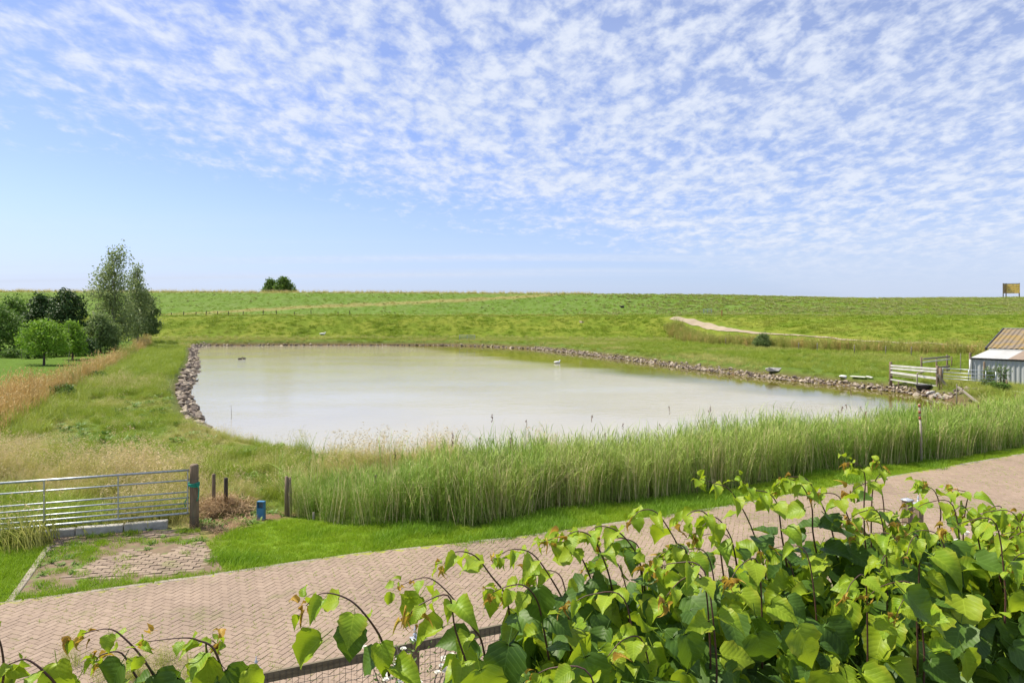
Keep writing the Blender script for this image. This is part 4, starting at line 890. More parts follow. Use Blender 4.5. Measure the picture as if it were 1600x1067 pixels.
# slender marker pole in front of the reeds
x, y = at(1440, 723); pole = thing('marker_pole', 'slender pale pole with red bands standing before the reeds', 'pole', (x, y, 0)); hp = zat(631, y)
MB().tube([(0, 0, -.2), (-.02, 0, hp * .5), (-.05, 0, hp * .74)], [.038, .036, .034], 8).build('shaft', M['polewhite'], pole, True)
MB().tube([(-.05, 0, hp * .74), (-.075, 0, hp)], [.03, .028], 8).build('top_section', M['polewhite'], pole, True)
for u in (.76, .86, .97): MB().tube([(-.052 - .025 * (u - .74) / .26, 0, hp * u - .045), (-.055 - .025 * (u - .74) / .26, 0, hp * u + .045)], .037, 8).build('red_band', M['red'], pole, True)

# ------------------------------------------------------------------ pens, gates and the shed at the right end of the pond
random.seed(81)
def board(mb, a, b, h, w=.04): return mb.beam(a, b, w, h)
def pen(name, label, a, b, posts, boards, mat, h, pr=.11, postmat='oldwood'):
    a = Vector(a); b = Vector(b); d = b - a; t = thing(name, label, 'fence', (a.x, a.y, h1(a.x, a.y)), math.atan2(d.y, d.x)); L = d.length
    for u, ph in posts: MB().tube([(u * L, .06, -.4), (u * L + .01, .06, ph * .6), (u * L, .06, ph), (u * L, .06, ph + .02)], [pr, pr * .97, pr * .94, pr * .7], 8).build('post', M[postmat], t, True)
    for u0, z0, u1, z1, bh, mt in boards: board(MB(), (u0 * L, -.06, z0), (u1 * L, -.06, z1), bh).build('board', M[mt], t)
    return t
def atg(px, py): return hit(px, py, 30)[:2]
A = atg(1391, 606); B = atg(1464, 603)
pen('board_fence', 'white board fence with thick brown posts at the water corner of the pond', A, B, ((0, 1.85), (1, 1.8)),
    ((.02, 1.62, 1.0, 1.6, .13, 'whitewood'), (.02, 1.42, 1.0, 1.40, .12, 'whitewood'), (0.02, 1.14, 1.0, .95, .16, 'whitewood'), (.02, .93, .6, .84, .05, 'greywood'), (.02, .62, 1.0, .42, .1, 'whitewood')), 'whitewood', 1.8)
A2 = at(1441, 588); B2 = at(1483, 584)
pen('board_fence', 'grey plank pen behind the white board fence', A2, B2, ((0, 1.45), (.55, 1.3), (.95, 1.5)),
    ((0, 1.32, 1.0, 1.36, .14, 'greywood'), (0, 1.08, 1.0, 1.16, .1, 'whitewood'), (.5, .55, 1, .6, .16, 'greywood'), (.5, .3, 1, .34, .12, 'greywood')), 'greywood', 1.4, .07)
for px, b_, t_, r_, lb in ((1470, 606, 575, .13, 'stout leaning brown post where the tubular gate meets the white fence'), (1516, 585, 551, .1, 'thick brown post at the left corner of the shed'), (1501, 584, 552, .035, 'thin stake between the plank pen and the shed'), (1538, 605, 565, .07, 'reddish brown post at the right end of the small tubular gate'),
                           (1573, 613, 593, .05, 'short pale post beside the white plank on the grass'), (1404, 609, 596, .05, 'broken stub among the bank stones under the white fence'), (1487, 574, 557, .05, 'small post behind the grey plank pen'),
                           (1495, 632, 600, .035, 'grey post by the leaning plank near the pond tip')):
    wood_post(px, b_, t_, r_, lb, 'oldwood' if r_ > .04 else 'greywood')
A3 = Vector((*atg(1473, 605), 0)); B3 = Vector((*atg(1556, 609), 0)); d3 = B3 - A3; g3 = thing('field_gate', 'small tubular gate between the white fence and the grey shed', 'gate', (A3.x, A3.y, h1(A3.x, A3.y)), math.atan2(d3.y, d3.x)); L3 = d3.length
for z in (1.28, 1.02, .78, .6): MB().tube([(0, 0, z), (L3, 0, z)], .022, 6).build('bar', M['galv'], g3, True)
for u in (0, .5, .82, 1): MB().tube([(u * L3, 0, .25 if u in (.82, 1) else .6), (u * L3, 0, 1.28)], .022, 6).build('upright', M['galv'], g3, True)
x, y = atg(1433, 613); pf = thing('pipe_frame', 'bent steel pipe frame standing at the water before the white fence', 'frame', (x, y, h1(x, y)))
MB().tube([(0, 0, -.4), (0, 0, 1.25), (.05, .03, 1.3)], .04, 8).build('upright_pipe', M['greywood'], pf, True); MB().tube([(.03, .02, 1.29), (.8, .45, 1.36), (1.5, .9, 1.42)], .035, 8).build('top_pipe', M['greywood'], pf, True)
def plank(a, b, w, h, mat, label, name='plank'):
    o = MB().beam(Vector(b) - Vector(a), (0, 0, 0), w, h).build(name, M[mat]); o.location = a; return tag(o, label, 'plank')
def gpt(px, py, dz=.04):
    x, y = hit(px, py, 30)[:2]; return (x, y, h1(x, y) + dz)
a_ = gpt(1497, 631); plank((a_[0], a_[1], a_[2] + 1.0), gpt(1532, 634, .05), .1, .1, 'greywood', 'grey plank leaning down to the reeds from a thin post')
p_ = gpt(1466, 606); plank((p_[0] - .1, p_[1] - .1, p_[2] + .85), (p_[0] + .45, p_[1] - .35, p_[2]), .06, .16, 'greywood', 'short grey board leaning against the stout post')
p_ = gpt(1462, 606); plank((p_[0] - .05, p_[1] - .15, p_[2] + .9), (p_[0] - .15, p_[1] - .4, p_[2]), .05, .14, 'oldwood', 'short brown board leaning beside the grey one at the stout post')
plank(gpt(1552, 611, .12), gpt(1612, 619, .12), .25, .1, 'whitewood', 'long white plank lying on the grass before the shed')
plank(gpt(1330, 591, .16), gpt(1353, 593, .14), .3, .05, 'whitewood', 'short white plank lying on the bank left of the white fence')
plank(gpt(1354, 592, .18), gpt(1363, 593, .12), .2, .07, 'whitewood', 'small white board fragment at the end of the short white plank')
def lump(px, py, s, label, mat, cat='stone', name='lump', seed=1, flat=1.0):
    x, y = hit(px, py, 30)[:2]; o = link_mesh(name, stone_mesh(name, seed, M[mat])); o.location = (x, y, h1(x, y) + s * .18); o.scale = (s, s, s * 1.3 * flat); return tag(o, label, cat)
lump(1317, 592, .62, 'white plastic drum lying on the bank grass left of the short white plank', 'plastic', 'drum', 'drum', 91)
lump(1208, 582, 1.5, 'flat pale concrete slab on the stone bank', 'concrete', 'slab', 'concrete_slab', 92, .5)
random.seed(93)
for i, (px, py) in enumerate(((1452, 616), (1457, 615), (1461, 619), (1466, 617), (1470, 622), (1476, 621))): lump(px, py + 1, rnd(.28, .45), '%s broken white concrete piece in the rubble dumped at the pond tip, counted landward' % ORD[i], 'concrete', 'rubble', 'rubble_piece', 94 + i)['group'] = 'rubble at the pond tip'
lump(1451, 614, .35, 'red brick lump among the white rubble at the pond tip', 'red', 'rubble', 'rubble_piece', 104)
x, y = atg(1443, 608); tb = thing('water_tub', 'low black water tub under the white board fence', 'tub', (x, y, h1(x, y)), .3)
MB().lathe((0, 0, 0), [(.42, 0), (.47, .26), (.5, .28), (.5, .31)], 14).build('tub_wall', M['trough'], tb, True)
lump(1408, 500, .1, 'x', 'stone', 'stone').name = 'stone_drop'; bpy.data.objects.remove(bpy.data.objects['stone_drop'])

# shed
sx, sy = 31.7, 47.0; shed = thing('shed', 'grey corrugated sheet metal shed with lichen-stained roof and pale lean-to', 'shed', (sx, sy, -0.12), R(-45))
# local x runs along the front wall (to the right), local y goes back
WL = 13.0
def corrug(u0, u1, p0, p1, pitch, depth, nrm):
    """corrugated sheet between the lines p0 (bottom/front) and p1 (top/back), running along x"""
    n = int((u1 - u0) / pitch * 4); vs = []; fs = []; prof = (0, 0, 1, 1)
    for i in range(n + 1):
        u = u0 + (u1 - u0) * i / n; k = prof[i % 4] * depth
        for p in (p0, p1): vs.append((u, p[0] + nrm[0] * k, p[1] + nrm[1] * k))
        if i: fs.append((2 * i - 2, 2 * i, 2 * i + 1, 2 * i - 1))
    return vs, fs
for i in range(12): MB().add(*corrug(i * WL / 12, (i + 1) * WL / 12, (0, -.1), (0, 1.78), .27, .035, (-1, 0))).build('wall_sheet', M['sheet'], shed)
MB().box((WL / 2, -.05, 1.82), (WL + .2, .06, .12)).build('fascia', M['fascia'], shed)
for i in range(7):
    mt = 'leanroof' if i in (0, 1) else ('brownroof' if i == 2 else 'leanroof')
    u0, u1 = i * 1.05 - .1, (i + 1) * 1.05 - .1
    if i == 6: u1 = WL
    mb = MB(); vs, fs = corrug(u0, u1, (-.16, 1.86), (5.6, 2.16), .2, .012, (0, 1)); mb.add(vs, fs).build('lean_to_sheet', M[mt], shed)
MB().box((-.06, 2.75, .9), (.05, 5.5, 1.9)).build('side_wall', M['sheet'], shed)
MB().box((WL / 2, 5.62, 2.2), (WL + .1, .12, .14)).build('gutter', M['leanroof'], shed)
for i in range(10): MB().add(*corrug(i * 1.33 - .2, (i + 1) * 1.33 - .2, (5.55, 2.3), (12.2, 3.62), .3, .05, (-.2, 1))).build('roof_sheet', M['lichenroof'], shed)
MB().add(*corrug(-.2, WL, (12.2, 3.62), (18.9, 2.3), .3, .05, (.2, 1))).build('back_roof', M['lichenroof'], shed)
MB().box((WL / 2 - .1, 12.2, 3.66), (WL + .2, .3, .06)).build('ridge_cap', M['concrete'], shed)
MB().add([(0, 5.6, 0), (0, 18.8, 0), (0, 18.8, 2.25), (0, 12.2, 3.55), (0, 5.6, 2.25), (.1, 5.6, 0), (.1, 18.8, 0), (.1, 18.8, 2.25), (.1, 12.2, 3.55), (.1, 5.6, 2.25)], [(0, 4, 3, 2, 1), (5, 6, 7, 8, 9), (0, 5, 9, 4), (4, 9, 8, 3), (3, 8, 7, 2), (2, 7, 6, 1)]).build('gable_wall', M['fascia'], shed)
MB().beam((-.24, 5.5, 2.25), (-.24, 12.2, 3.58), .08, .22).build('barge_board', M['fascia'], shed)
MB().beam((-.24, 12.2, 3.58), (-.24, 18.9, 2.25), .08, .22).build('barge_board', M['fascia'], shed)
MB().tube([(-.12, -.1, 1.75), (-.12, -.1, .7)], .05, 8).build('downpipe', M['plastic'], shed, True)
MB().box((WL, 9.4, 1.0), (.1, 18.8, 2.0)).build('end_wall', M['sheet'], shed)

# ------------------------------------------------------------------ small things on the dike
random.seed(110)
d = 156.0; xb = xat(1567, d); zb = h1(xb, d); sb = thing('information_board', 'yellow planked board on grey posts standing on the dike crest', 'sign', (xb, d, zb), .0)
W_ = 23 / FOC * d; top = zat(443, d) - zb; lo = zat(458.5, d) - zb
for u, v in ((.02, 0), (.36, .68), (.98, -.6)): MB().box((u * W_, v, top / 2), (.16, .16, top + .1)).build('post', M['postgrey'], sb)
for i in range(5):
    z = lo + (top - lo) * (i + .5) / 5.3; hh = (top - lo) / 5.6
    MB().beam((W_ * .02, -.1, z), (W_ * .355, .55, z), .06, hh).build('plank', M['boardshade'], sb); MB().beam((W_ * .365, .55, z), (W_ * .98, -.75, z), .06, hh).build('plank', M['boardyellow'], sb)
MB().beam((0, -.1, lo + (top - lo) * .985), (W_ * .36, .6, lo + (top - lo) * .985), .1, .12).build('top_rail', M['postgrey'], sb); MB().beam((W_ * .365, .6, lo + (top - lo) * .985), (W_, -.75, lo + (top - lo) * .985), .1, .12).build('top_rail', M['postgrey'], sb)
def berm_y(px):
    d = 130.0
    for _ in range(8): d = float(np.interp(xat(px, d), bx, by)) + 1.5
    return d
fp = MB().tube([(0, 0, -.2), (0, 0, .9), (.01, 0, 1.0)], [.08, .075, .05], 6).mesh('fence_post', M['darkwood'], True)
for k_, px in enumerate((250, 268, 287, 306, 322, 340, 357, 380, 411, 432, 460, 486, 528, 547, 617, 720)):
    d = berm_y(px); o = bpy.data.objects.new('fence_post', fp); COL.objects.link(o); x = xat(px, d); o.location = (x, d, h1(x, d)); o.scale.z = rnd(.55, 1.05); o.rotation_euler = (rnd(-.08, .08), rnd(-.08, .08), 0)
    tag(o, '%s small dark post from the tree row in the fence line along the dike step' % ORD[k_], 'post', 'fence posts along the dike')
fp2 = MB().tube([(0, 0, -.2), (0, 0, .95), (.01, 0, 1.05)], [.05, .05, .035], 6).mesh('fence_post', M['greywood'], True)
for k_, (px, py) in enumerate(((1134, 540), (1248, 549), (1277, 550), (1335, 553), (1384, 555), (1424, 557))):
    o = bpy.data.objects.new('fence_post', fp2); COL.objects.link(o); x, y = at(px, py); o.location = (x, y, h1(x, y)); tag(o, '%s pale thin post from the left along the field edge before the far reed strip' % ORD[k_], 'post', 'field edge posts')
def small_fence(px0, px1, py0, py1, label, d0, n=3):
    a = Vector((xat(px0, d0), d0, 0)); b = Vector((xat(px1, d0 - .5), d0 - .5, 0)); t = thing('hurdle', label, 'gate', (a.x, a.y, h1(a.x, a.y)), math.atan2(b.y - a.y, b.x - a.x)); L = (b - a).length; h = (py1 - py0) / FOC * d0
    for i in range(n): MB().tube([(0, 0, h * (.25 + .35 * i)), (L, 0, h * (.25 + .35 * i))], .04, 5).build('bar', M['galv'], t)
    for u in (0, .5, 1): MB().tube([(u * L, 0, -.1), (u * L, 0, h)], .05, 5).build('upright', M['galv'], t)
small_fence(718, 742, 519, 527, 'little grey metal hurdle at the foot of the dike across the pond', 115.5)
x, y, z = hit(1105, 489, 120); small_fence(1099, 1112, 484, 491, 'little grey hurdle on the slope above the sandy track', y)
def bird(px, py, d, z, s, mat, label, rz=0.0, name='duck', headmat=None):
    t = thing(name, label, 'bird', (xat(px, d), d, z), rz); mb = MB()
    mb.tube([(-.26, 0, .09), (-.18, 0, .07), (-.05, 0, .06), (.1, 0, .06), (.18, 0, .07), (.2, 0, .12), (.21, 0, .19), (.25, 0, .2), (.29, 0, .19)], [.01, .06, .1, .1, .07, .045, .045, .04, .015], 8)
    mb.build('body', M[mat], t, True); MB().tube([(.28, 0, .19), (.35, 0, .175)], [.018, .006], 6).build('bill', M['beak'], t, True)
    for sgn in (-1, 1): MB().tube([(.08, sgn * .08, .1), (-.08, sgn * .1, .1), (-.25, sgn * .05, .11)], [.03, .045, .008], 6).build('wing', M[mat], t, True)
    t.scale = (s, s, s); return t
bird(375, 561, 81, WATER, 1.1, 'featherdark', 'dark duck on the far water, left of its companion')
bird(381.5, 560.5, 81.6, WATER, 1.1, 'featherdark', 'dark duck on the far water, right of its companion', 2.6)
bird(307, 595, 56, WATER, .7, 'featherdark', 'dark duck swimming close to the left stone bank', 1.0)
bird(870.5, 567.5, 75, WATER, 1.5, 'featherwhite', 'white gull swimming on the pond near the far right bank', .4, 'gull')
p_ = hit(504, 523, 100); bird(504, 523, p_[1], p_[2], 2.0, 'featherwhite', 'white bird standing in the grass across the pond', .3, 'goose')
p_ = hit(972, 459.5, 140); bird(972, 459, p_[1], p_[2], 2.2, 'featherdark', 'dark bird sitting on the dike crest', .6, 'crow')
p_ = hit(908, 503.5, 100); o = link_mesh('boulder', stone_mesh('boulder', 120, M['palestone'])); o.location = p_; o.scale = (1.5, 1.2, 1.3); tag(o, 'pale boulder on the grassy lower dike slope', 'boulder')
x, y = at(361, 655, WATER); o = MB().tube([(0, 0, -.6), (.02, 0, .35), (.0, 0, .75)], [.012, .011, .008], 6).build('stick', M['greywood']); o.location = (x, y, WATER); tag(o, 'thin stick standing out of the pond water', 'stick')
p_ = hit(1128, 494, 100); o = MB().box((0, 0, .55), (.12, .12, 1.1)).build('marker_post', M['red']); o.location = p_; tag(o, 'short red post above the sandy track', 'post')

# ------------------------------------------------------------------ garden fence this side of the road
random.seed(130)
fence = thing('garden_fence', 'low wooden garden fence with wire mesh along the near side of the road', 'fence', (FENCE0.x, FENCE0.y, 0), RA)
def fence_post(u, h, w, finial=True, parent=fence, name='post'):
    p = MB().box((u, 0, h / 2 - .1), (w, w, h + .2)).build(name, M['oldwood'], parent)
    c = MB().box((u, 0, h + .013), (w * 1.22, w * 1.22, .026)).add([(u + sx * w * .55, sy * w * .55, h + .0265) for sx, sy in ((-1, -1), (1, -1), (1, 1), (-1, 1))] + [(u, 0, h + .055)], [(0, 1, 4), (1, 2, 4), (2, 3, 4), (3, 0, 4)])
    if finial: c.lathe((u, 0, h + .04), [(.012, 0), (.014, .012), (.026, .024), (.028, .034), (.012, .046), (.011, .058), (.021, .07), (.021, .08), (.008, .1), (.002, .145)], 8)
    c.build('cap', M['cap'], p, True)
PU = [-3.62, -1.81, 0, 1.81, 3.62, 5.43, 7.24, 9.05]
for u in PU: fence_post(u, 1.0, .088, finial=(abs(u) < 7))
for u0, u1 in zip(PU[:-1], PU[1:]):
    for z, hh in ((.93, .11), (.08, .11)): MB().beam((u0 + .045, -.012, z), (u1 - .045, -.012, z), .035, hh).build('rail', M['railwood'], fence)
    mb = MB(); n = 26
    for i in range(1, n): x = u0 + .05 + (u1 - u0 - .1) * i / n; mb.beam((x, -.035, .05), (x, -.035, .97), .004, .004, up=(0, 1, 0))
    for z in (.2, .3, .4, .5, .6, .7, .8): mb.beam((u0 + .05, -.03, z), (u1 - .05, -.03, z), .004, .004)
    mb.build('wire_mesh', M['wire'], fence)
for px, d, top_py, cap, lb in ((1417.5, 12.2, 782, False, 'square wooden post with a flat pale cap rising from the hedge'), (1434.5, 12.6, 788, True, 'square wooden post with a pointed finial rising from the hedge')):
    t = thing('garden_post', lb, 'post', (xat(px, d), d, 0), RA); fence_post(0, zat(top_py, d), .125, cap, t)
tag(slab_poly('garden_soil', [tuple(FENCE0 + FDIR * t + Vector((.1, -.2)) * k) for t, k in ((-9, 1), (16, 1), (16, 30), (-9, 30))], .03, M['soil']))

# ------------------------------------------------------------------ the linden in front of the window, roses under it
def linden_leaf(name, m, seed, curl=.2, fold=.25, droop=.3, curlu=0.0, rough=.03):
    g = random.Random(seed); n = 11; V = []; F = []; UV = []
    prof = [(-.09, .10), (-.085, .2), (-.04, .325), (.06, .43), (.19, .485), (.33, .48), (.47, .425), (.61, .34), (.75, .23), (.89, .095), (1.05, .0)]
    asym = g.uniform(-.05, .05); tw = g.uniform(-.13, .13); ph = g.uniform(0, 6)
    def P(u, v):
        w = v * (1 + (asym if v > 0 else -asym)); th = fold + curl * abs(w) * 1.4
        x = w * math.cos(th); z = abs(w) * math.sin(th) * 1.0 + rough * math.sin(u * 11 + ph + v * 5) * (abs(v) * 2)
        ang = -droop * u * u * 1.2; yy = u * math.cos(ang * .6); zz = u * math.sin(ang) + curlu * u * u
        t = tw * u; return (x * math.cos(t) - z * math.sin(t), yy, x * math.sin(t) + z * math.cos(t) + zz)
    for i, (u, w) in enumerate(prof):
        um = max(u, 0.0) if i < 2 else u; ser = 1 + (.075 if i % 2 else -.06) * (1 if 0 < i < n - 1 else 0)
        for v, uu in ((-w * ser, u), (-w * .5, u * .6 + um * .4), (0, um), (w * .5, u * .6 + um * .4), (w * ser, u)): V.append(P(uu, v)); UV.append((uu, v))
    for i in range(n - 1):
        for j in range(4): F.append((5 * i + j, 5 * i + j + 1, 5 * i + j + 6, 5 * i + j + 5))
    k = len(V); pr = .012
    for (y, z) in ((-.38, -.02), (0.0, 0)):
        for a in (0, 2.1, 4.2): V.append((pr * math.cos(a), y, z + pr * math.sin(a))); UV.append((0, 0))
    for j in range(3): F.append((k + j, k + (j + 1) % 3, k + 3 + (j + 1) % 3, k + 3 + j))
    me = bpy.data.meshes.new(name); me.from_pydata(V, [], F); me.materials.append(m); uv = me.uv_layers.new(name='blade')
    li = np.zeros(len(me.loops), np.int32); me.loops.foreach_get('vertex_index', li); uv.data.foreach_set('uv', np.array(UV, np.float32)[li].ravel())
    me.polygons.foreach_set('use_smooth', np.ones(len(me.polygons), bool)); me.update(); return me
def linden_mat(name, c1, c2, tcol, trans, rough=.38, edge=None):
    m, T, b, o = base_mat(name); oi = T.new('ShaderNodeObjectInfo'); g = T.new('ShaderNodeNewGeometry')
    r = T.math('FRACT', T.math('ADD', oi.outputs['Random'], g.outputs['Random Per Island']))
    uv = T.new('ShaderNodeUVMap'); uv.uv_map = 'blade'; sp = T.new('ShaderNodeSeparateXYZ'); T.link(uv.outputs[0], sp.inputs[0]); av = T.math('ABSOLUTE', sp.outputs[1])
    lat = T.math('ABSOLUTE', T.math('SUBTRACT', T.math('FRACT', T.math('MULTIPLY', T.math('SUBTRACT', sp.outputs[0], T.math('MULTIPLY', av, .75)), 7.0)), .5))
    vein = T.math('MAXIMUM', T.math('SUBTRACT', 1.0, T.ramp(lat, 0.0, .11)), T.math('SUBTRACT', 1.0, T.ramp(av, .004, .022)))
    col = T.mix(r, c1, c2); col = T.mix(T.math('MULTIPLY', T.ramp(T.noise(g.outputs['Position'], 24, 3), .4, .7), .3), col, tuple(k * 1.35 for k in c2))
    if edge: col = T.mix(T.math('MULTIPLY', T.ramp(T.math('ADD', av, T.math('MULTIPLY', sp.outputs[0], .25)), .32, .62), .75), col, edge)
    col = T.mix(T.math('MULTIPLY', vein, .36), col, tuple(min(1, k * 1.9 + .03) for k in c2))
    T.link(col, b.inputs['Base Color']); b.inputs['Roughness'].default_value = rough; b.inputs['Specular IOR Level'].default_value = .25
    h = T.math('ADD', T.math('MULTIPLY', lat, 1.0), T.math('MULTIPLY', T.noise(uv.outputs[0], 9, 3), .5)); bp = T.new('ShaderNodeBump'); bp.inputs['Strength'].default_value = .3; bp.inputs['Distance'].default_value = .0022
    T.link(h, bp.inputs['Height']); T.link(bp.outputs[0], b.inputs['Normal'])
    tr = T.new('ShaderNodeBsdfTranslucent'); T.link(T.mix(T.math('MULTIPLY', vein, .3), tcol, tuple(k * .55 for k in tcol)), tr.inputs['Color']); mx = T.new('ShaderNodeMixShader'); mx.inputs[0].default_value = trans
    T.link(b.outputs[0], mx.inputs[1]); T.link(tr.outputs[0], mx.inputs[2]); T.link(mx.outputs[0], o.inputs[0]); return m
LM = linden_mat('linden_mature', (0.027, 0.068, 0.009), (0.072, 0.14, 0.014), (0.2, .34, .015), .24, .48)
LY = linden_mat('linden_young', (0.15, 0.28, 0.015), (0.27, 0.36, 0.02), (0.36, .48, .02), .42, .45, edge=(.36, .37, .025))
LT = linden_mat('linden_tip', (0.42, 0.37, 0.03), (0.42, 0.25, 0.05), (0.5, .33, .05), .35, .5, edge=(.4, .17, .06))
MAT_ = [linden_leaf('leaf', LM, i, curl=rnd(-.15, .45), fold=rnd(.02, .3), droop=rnd(.05, .55), rough=.055) for i in range(8)]
YNG_ = [linden_leaf('leaf', LY, 20 + i, curl=rnd(.0, .6), fold=rnd(.05, .5), droop=rnd(.1, .7), rough=.07) for i in range(6)]
TIP_ = [linden_leaf('leaf', LT, 40 + i, curl=rnd(.6, 1.4), fold=rnd(.4, 1.0), droop=rnd(.5, 1.3), rough=.07) for i in range(4)]

def frame(tip, nrm):
    t = Vector(tip).normalized(); n = Vector(nrm); n = (n - t * n.dot(t)); n = n.normalized() if n.length > 1e-4 else t.orthogonal().normalized(); x = t.cross(n)
    return Matrix(((x.x, t.x, n.x, 0), (x.y, t.y, n.y, 0), (x.z, t.z, n.z, 0), (0, 0, 0, 1)))
class Linden:
    def __init__(s, root): s.root = root; s.leaves = []; s.o = Vector(root.location)
    def leaf(s, p, tip, nrm, size, kind):
        s.leaves.append((Vector(p), Matrix.Translation(Vector(p) - s.o) @ frame(tip, nrm) @ Matrix.Translation((0, .38 * size, 0)) @ Matrix.Scale(size, 4), random.choice(kind), size, kind is TIP_))
    def shoot(s, pts, r0=.0033, n=7, s0=.085, s1=.02, young=.55, tips=True):
        """a young shoot along pts with drooping leaves that get smaller, paler and redder to the tip"""
        pts = [Vector(p) for p in pts]; sm = []
        for i in range(len(pts) - 1):
            p0 = pts[max(i - 1, 0)]; p1 = pts[i]; p2 = pts[i + 1]; p3 = pts[min(i + 2, len(pts) - 1)]
            for k in range(5):
                t = k / 5; sm.append(.5 * ((2 * p1) + (p2 - p0) * t + (2 * p0 - 5 * p1 + 4 * p2 - p3) * t * t + (3 * p1 - p0 - 3 * p2 + p3) * t ** 3))
        sm.append(pts[-1]); L = len(sm)
        MB().tube([p - s.o for p in sm], [r0 * (1 - .72 * i / (L - 1)) for i in range(L)], 6).build('shoot', M['shoot'], s.root, True)
        for k in range(n):
            u = .12 + .88 * k / (n - 1) if n > 1 else 1; i = min(int(u * (L - 1)), L - 1); p = sm[i]; d = (sm[min(i + 1, L - 1)] - sm[max(i - 1, 0)]).normalized()
            sd = d.cross(Vector((0, 0, 1))); sd = sd.normalized() if sd.length > .1 else Vector((1, 0, 0)); sd = sd * (1 if k % 2 else -1)
            size = (s0 + (s1 - s0) * u ** 1.1) * rnd(.8, 1.2); tip = sd * rnd(.5, 1.1) + d * rnd(.1, .6) + Vector((rnd(-.5, .2), rnd(-.5, .3), -rnd(.1, .9)))
            nr = Vector((rnd(-.7, .4), -rnd(-.1, 1.0), rnd(.5, 1.3)))
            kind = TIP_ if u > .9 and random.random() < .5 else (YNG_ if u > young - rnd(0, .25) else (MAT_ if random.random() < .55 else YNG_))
            s.leaf(p, tip, nr, size, kind)
        if tips:
            for _ in range(7): s.leaf(sm[-1] + Vector((rnd(-.02, .02), rnd(-.02, .02), rnd(-.02, .015))), (rnd(-1, .4), rnd(-.6, .6), rnd(-1, .5)), (rnd(-1, 1), rnd(-1, 1), 1), rnd(.014, .034), TIP_ if random.random() < .42 else YNG_)
    def finish(s, score):
        """the leaves that show largest become pieces of their own, the rest one mass of foliage"""
        s.leaves.sort(key=lambda l: -score(l)); V = []; F = []; UV = []; MI = []; n = 0; mats = [LM, LY, LT]
        for i, (p, mx, me, size, tp) in enumerate(s.leaves):
            if i < 300:
                o = bpy.data.objects.new('leaf', me); COL.objects.link(o); o.parent = s.root; o.matrix_local = mx; continue
            co = np.empty(len(me.vertices) * 3, np.float32); me.vertices.foreach_get('co', co); co = co.reshape(-1, 3); A = np.array(mx)
            V.append(co @ A[:3, :3].T + A[:3, 3]); li = np.empty(len(me.loops), np.int32); me.loops.foreach_get('vertex_index', li); F.append(li.reshape(-1, 4) + n); n += len(co)
            uv = np.empty(len(me.loops) * 2, np.float32); me.uv_layers[0].data.foreach_get('uv', uv); UV.append(uv); MI += [mats.index(me.materials[0])] * len(me.polygons)
        if V:
            me = np_mesh('foliage', np.concatenate(V), np.concatenate(F), mats, True, MI); u = me.uv_layers.new(name='blade'); u.data.foreach_set('uv', np.concatenate(UV)); tag(link_mesh('foliage', me, None, s.root), kind='stuff')
def at_d(px, py, d): return Vector((xat(px, d), d, zat(py, d)))
def leaf_score(l):
    p, mx, me, size, tp = l; px = 800 + FOC * p.x / p.y; py = 485 - FOC * (p.z - EYE) / p.y
    if not (-20 < px < 1620 and py < 1085): return -1
    # leaves near the top of the mass and near the viewer are the ones in plain sight
    vis = 1.0 if p.z > 4.1 else max(.1, 1 - (4.1 - p.z) * 1.6)
    return size / p.y * vis * (1.15 if p.y < 1.9 else 1)
random.seed(140)
TOP_E = [(-.42, 1.42), (-.16, 1.75), (.12, 1.98), (.42, 2.2), (.9, 2.42), (1.4, 2.6), (1.95, 2.75), (2.8, 2.95)]
def top_z(x, y):
    e = np.interp(x, [p[0] for p in TOP_E], [p[1] for p in TOP_E]); return 4.18 + .05 * math.sin(x * 5 + y * 3) - max(0, y - e) * 1.1 - max(0, -.1 - x) * .55
lt = thing('linden_tree', 'trained linden with broad heart-shaped leaves filling the lower right foreground', 'tree', (1.35, 2.2, 0)); LD = Linden(lt)
MB().tube([(0, 0, -.2), (.02, 0, 1.2), (-.02, .02, 2.4), (0, 0, 3.5)], [.085, .075, .065, .05], 10).build('trunk', M['bark'], lt, True)
mb = MB()
for z in (2.5, 3.1, 3.6):
    for sg in (-1, 1): limb(mb, (0, 0, z - .1), (sg * 1.75, -.15 * sg - .1, z + .1), .035, .015, 6, .05)
mb.build('limb', M['bark'], lt, True)
# inner mass
for _ in range(4200):
    x = rnd(-.38, 2.75); e = float(np.interp(x, [p[0] for p in TOP_E], [p[1] for p in TOP_E])); y = e + .25 - 1.0 * random.random() ** 1.1; tz = top_z(x, y)
    z = tz - abs(random.gauss(0, .3)) * (1 if random.random() < .6 else 2.2)
    face = e - .62 + .34 * (fbm(np.array([x * 2.4]), np.array([z * 2.6]), 161)[0] - .4) + max(0, (z - 4.05)) * .5     # the near face, with hollows
    if y < face: continue
    if x < .1: z = tz - abs(random.gauss(0, .12)) - .02
    if z < 2.7: continue
    dep = tz - z
    tip = Vector((rnd(-.9, .9), rnd(-1.0, .5), -rnd(.1, 1.1))); nr = Vector((rnd(-.7, .5), -rnd(-.2, 1.0), rnd(.5, 1.3)))
    LD.leaf((x, y, z), tip, nr, rnd(.068, .116), YNG_ if random.random() < (.4 if dep < .18 else .1) else MAT_)
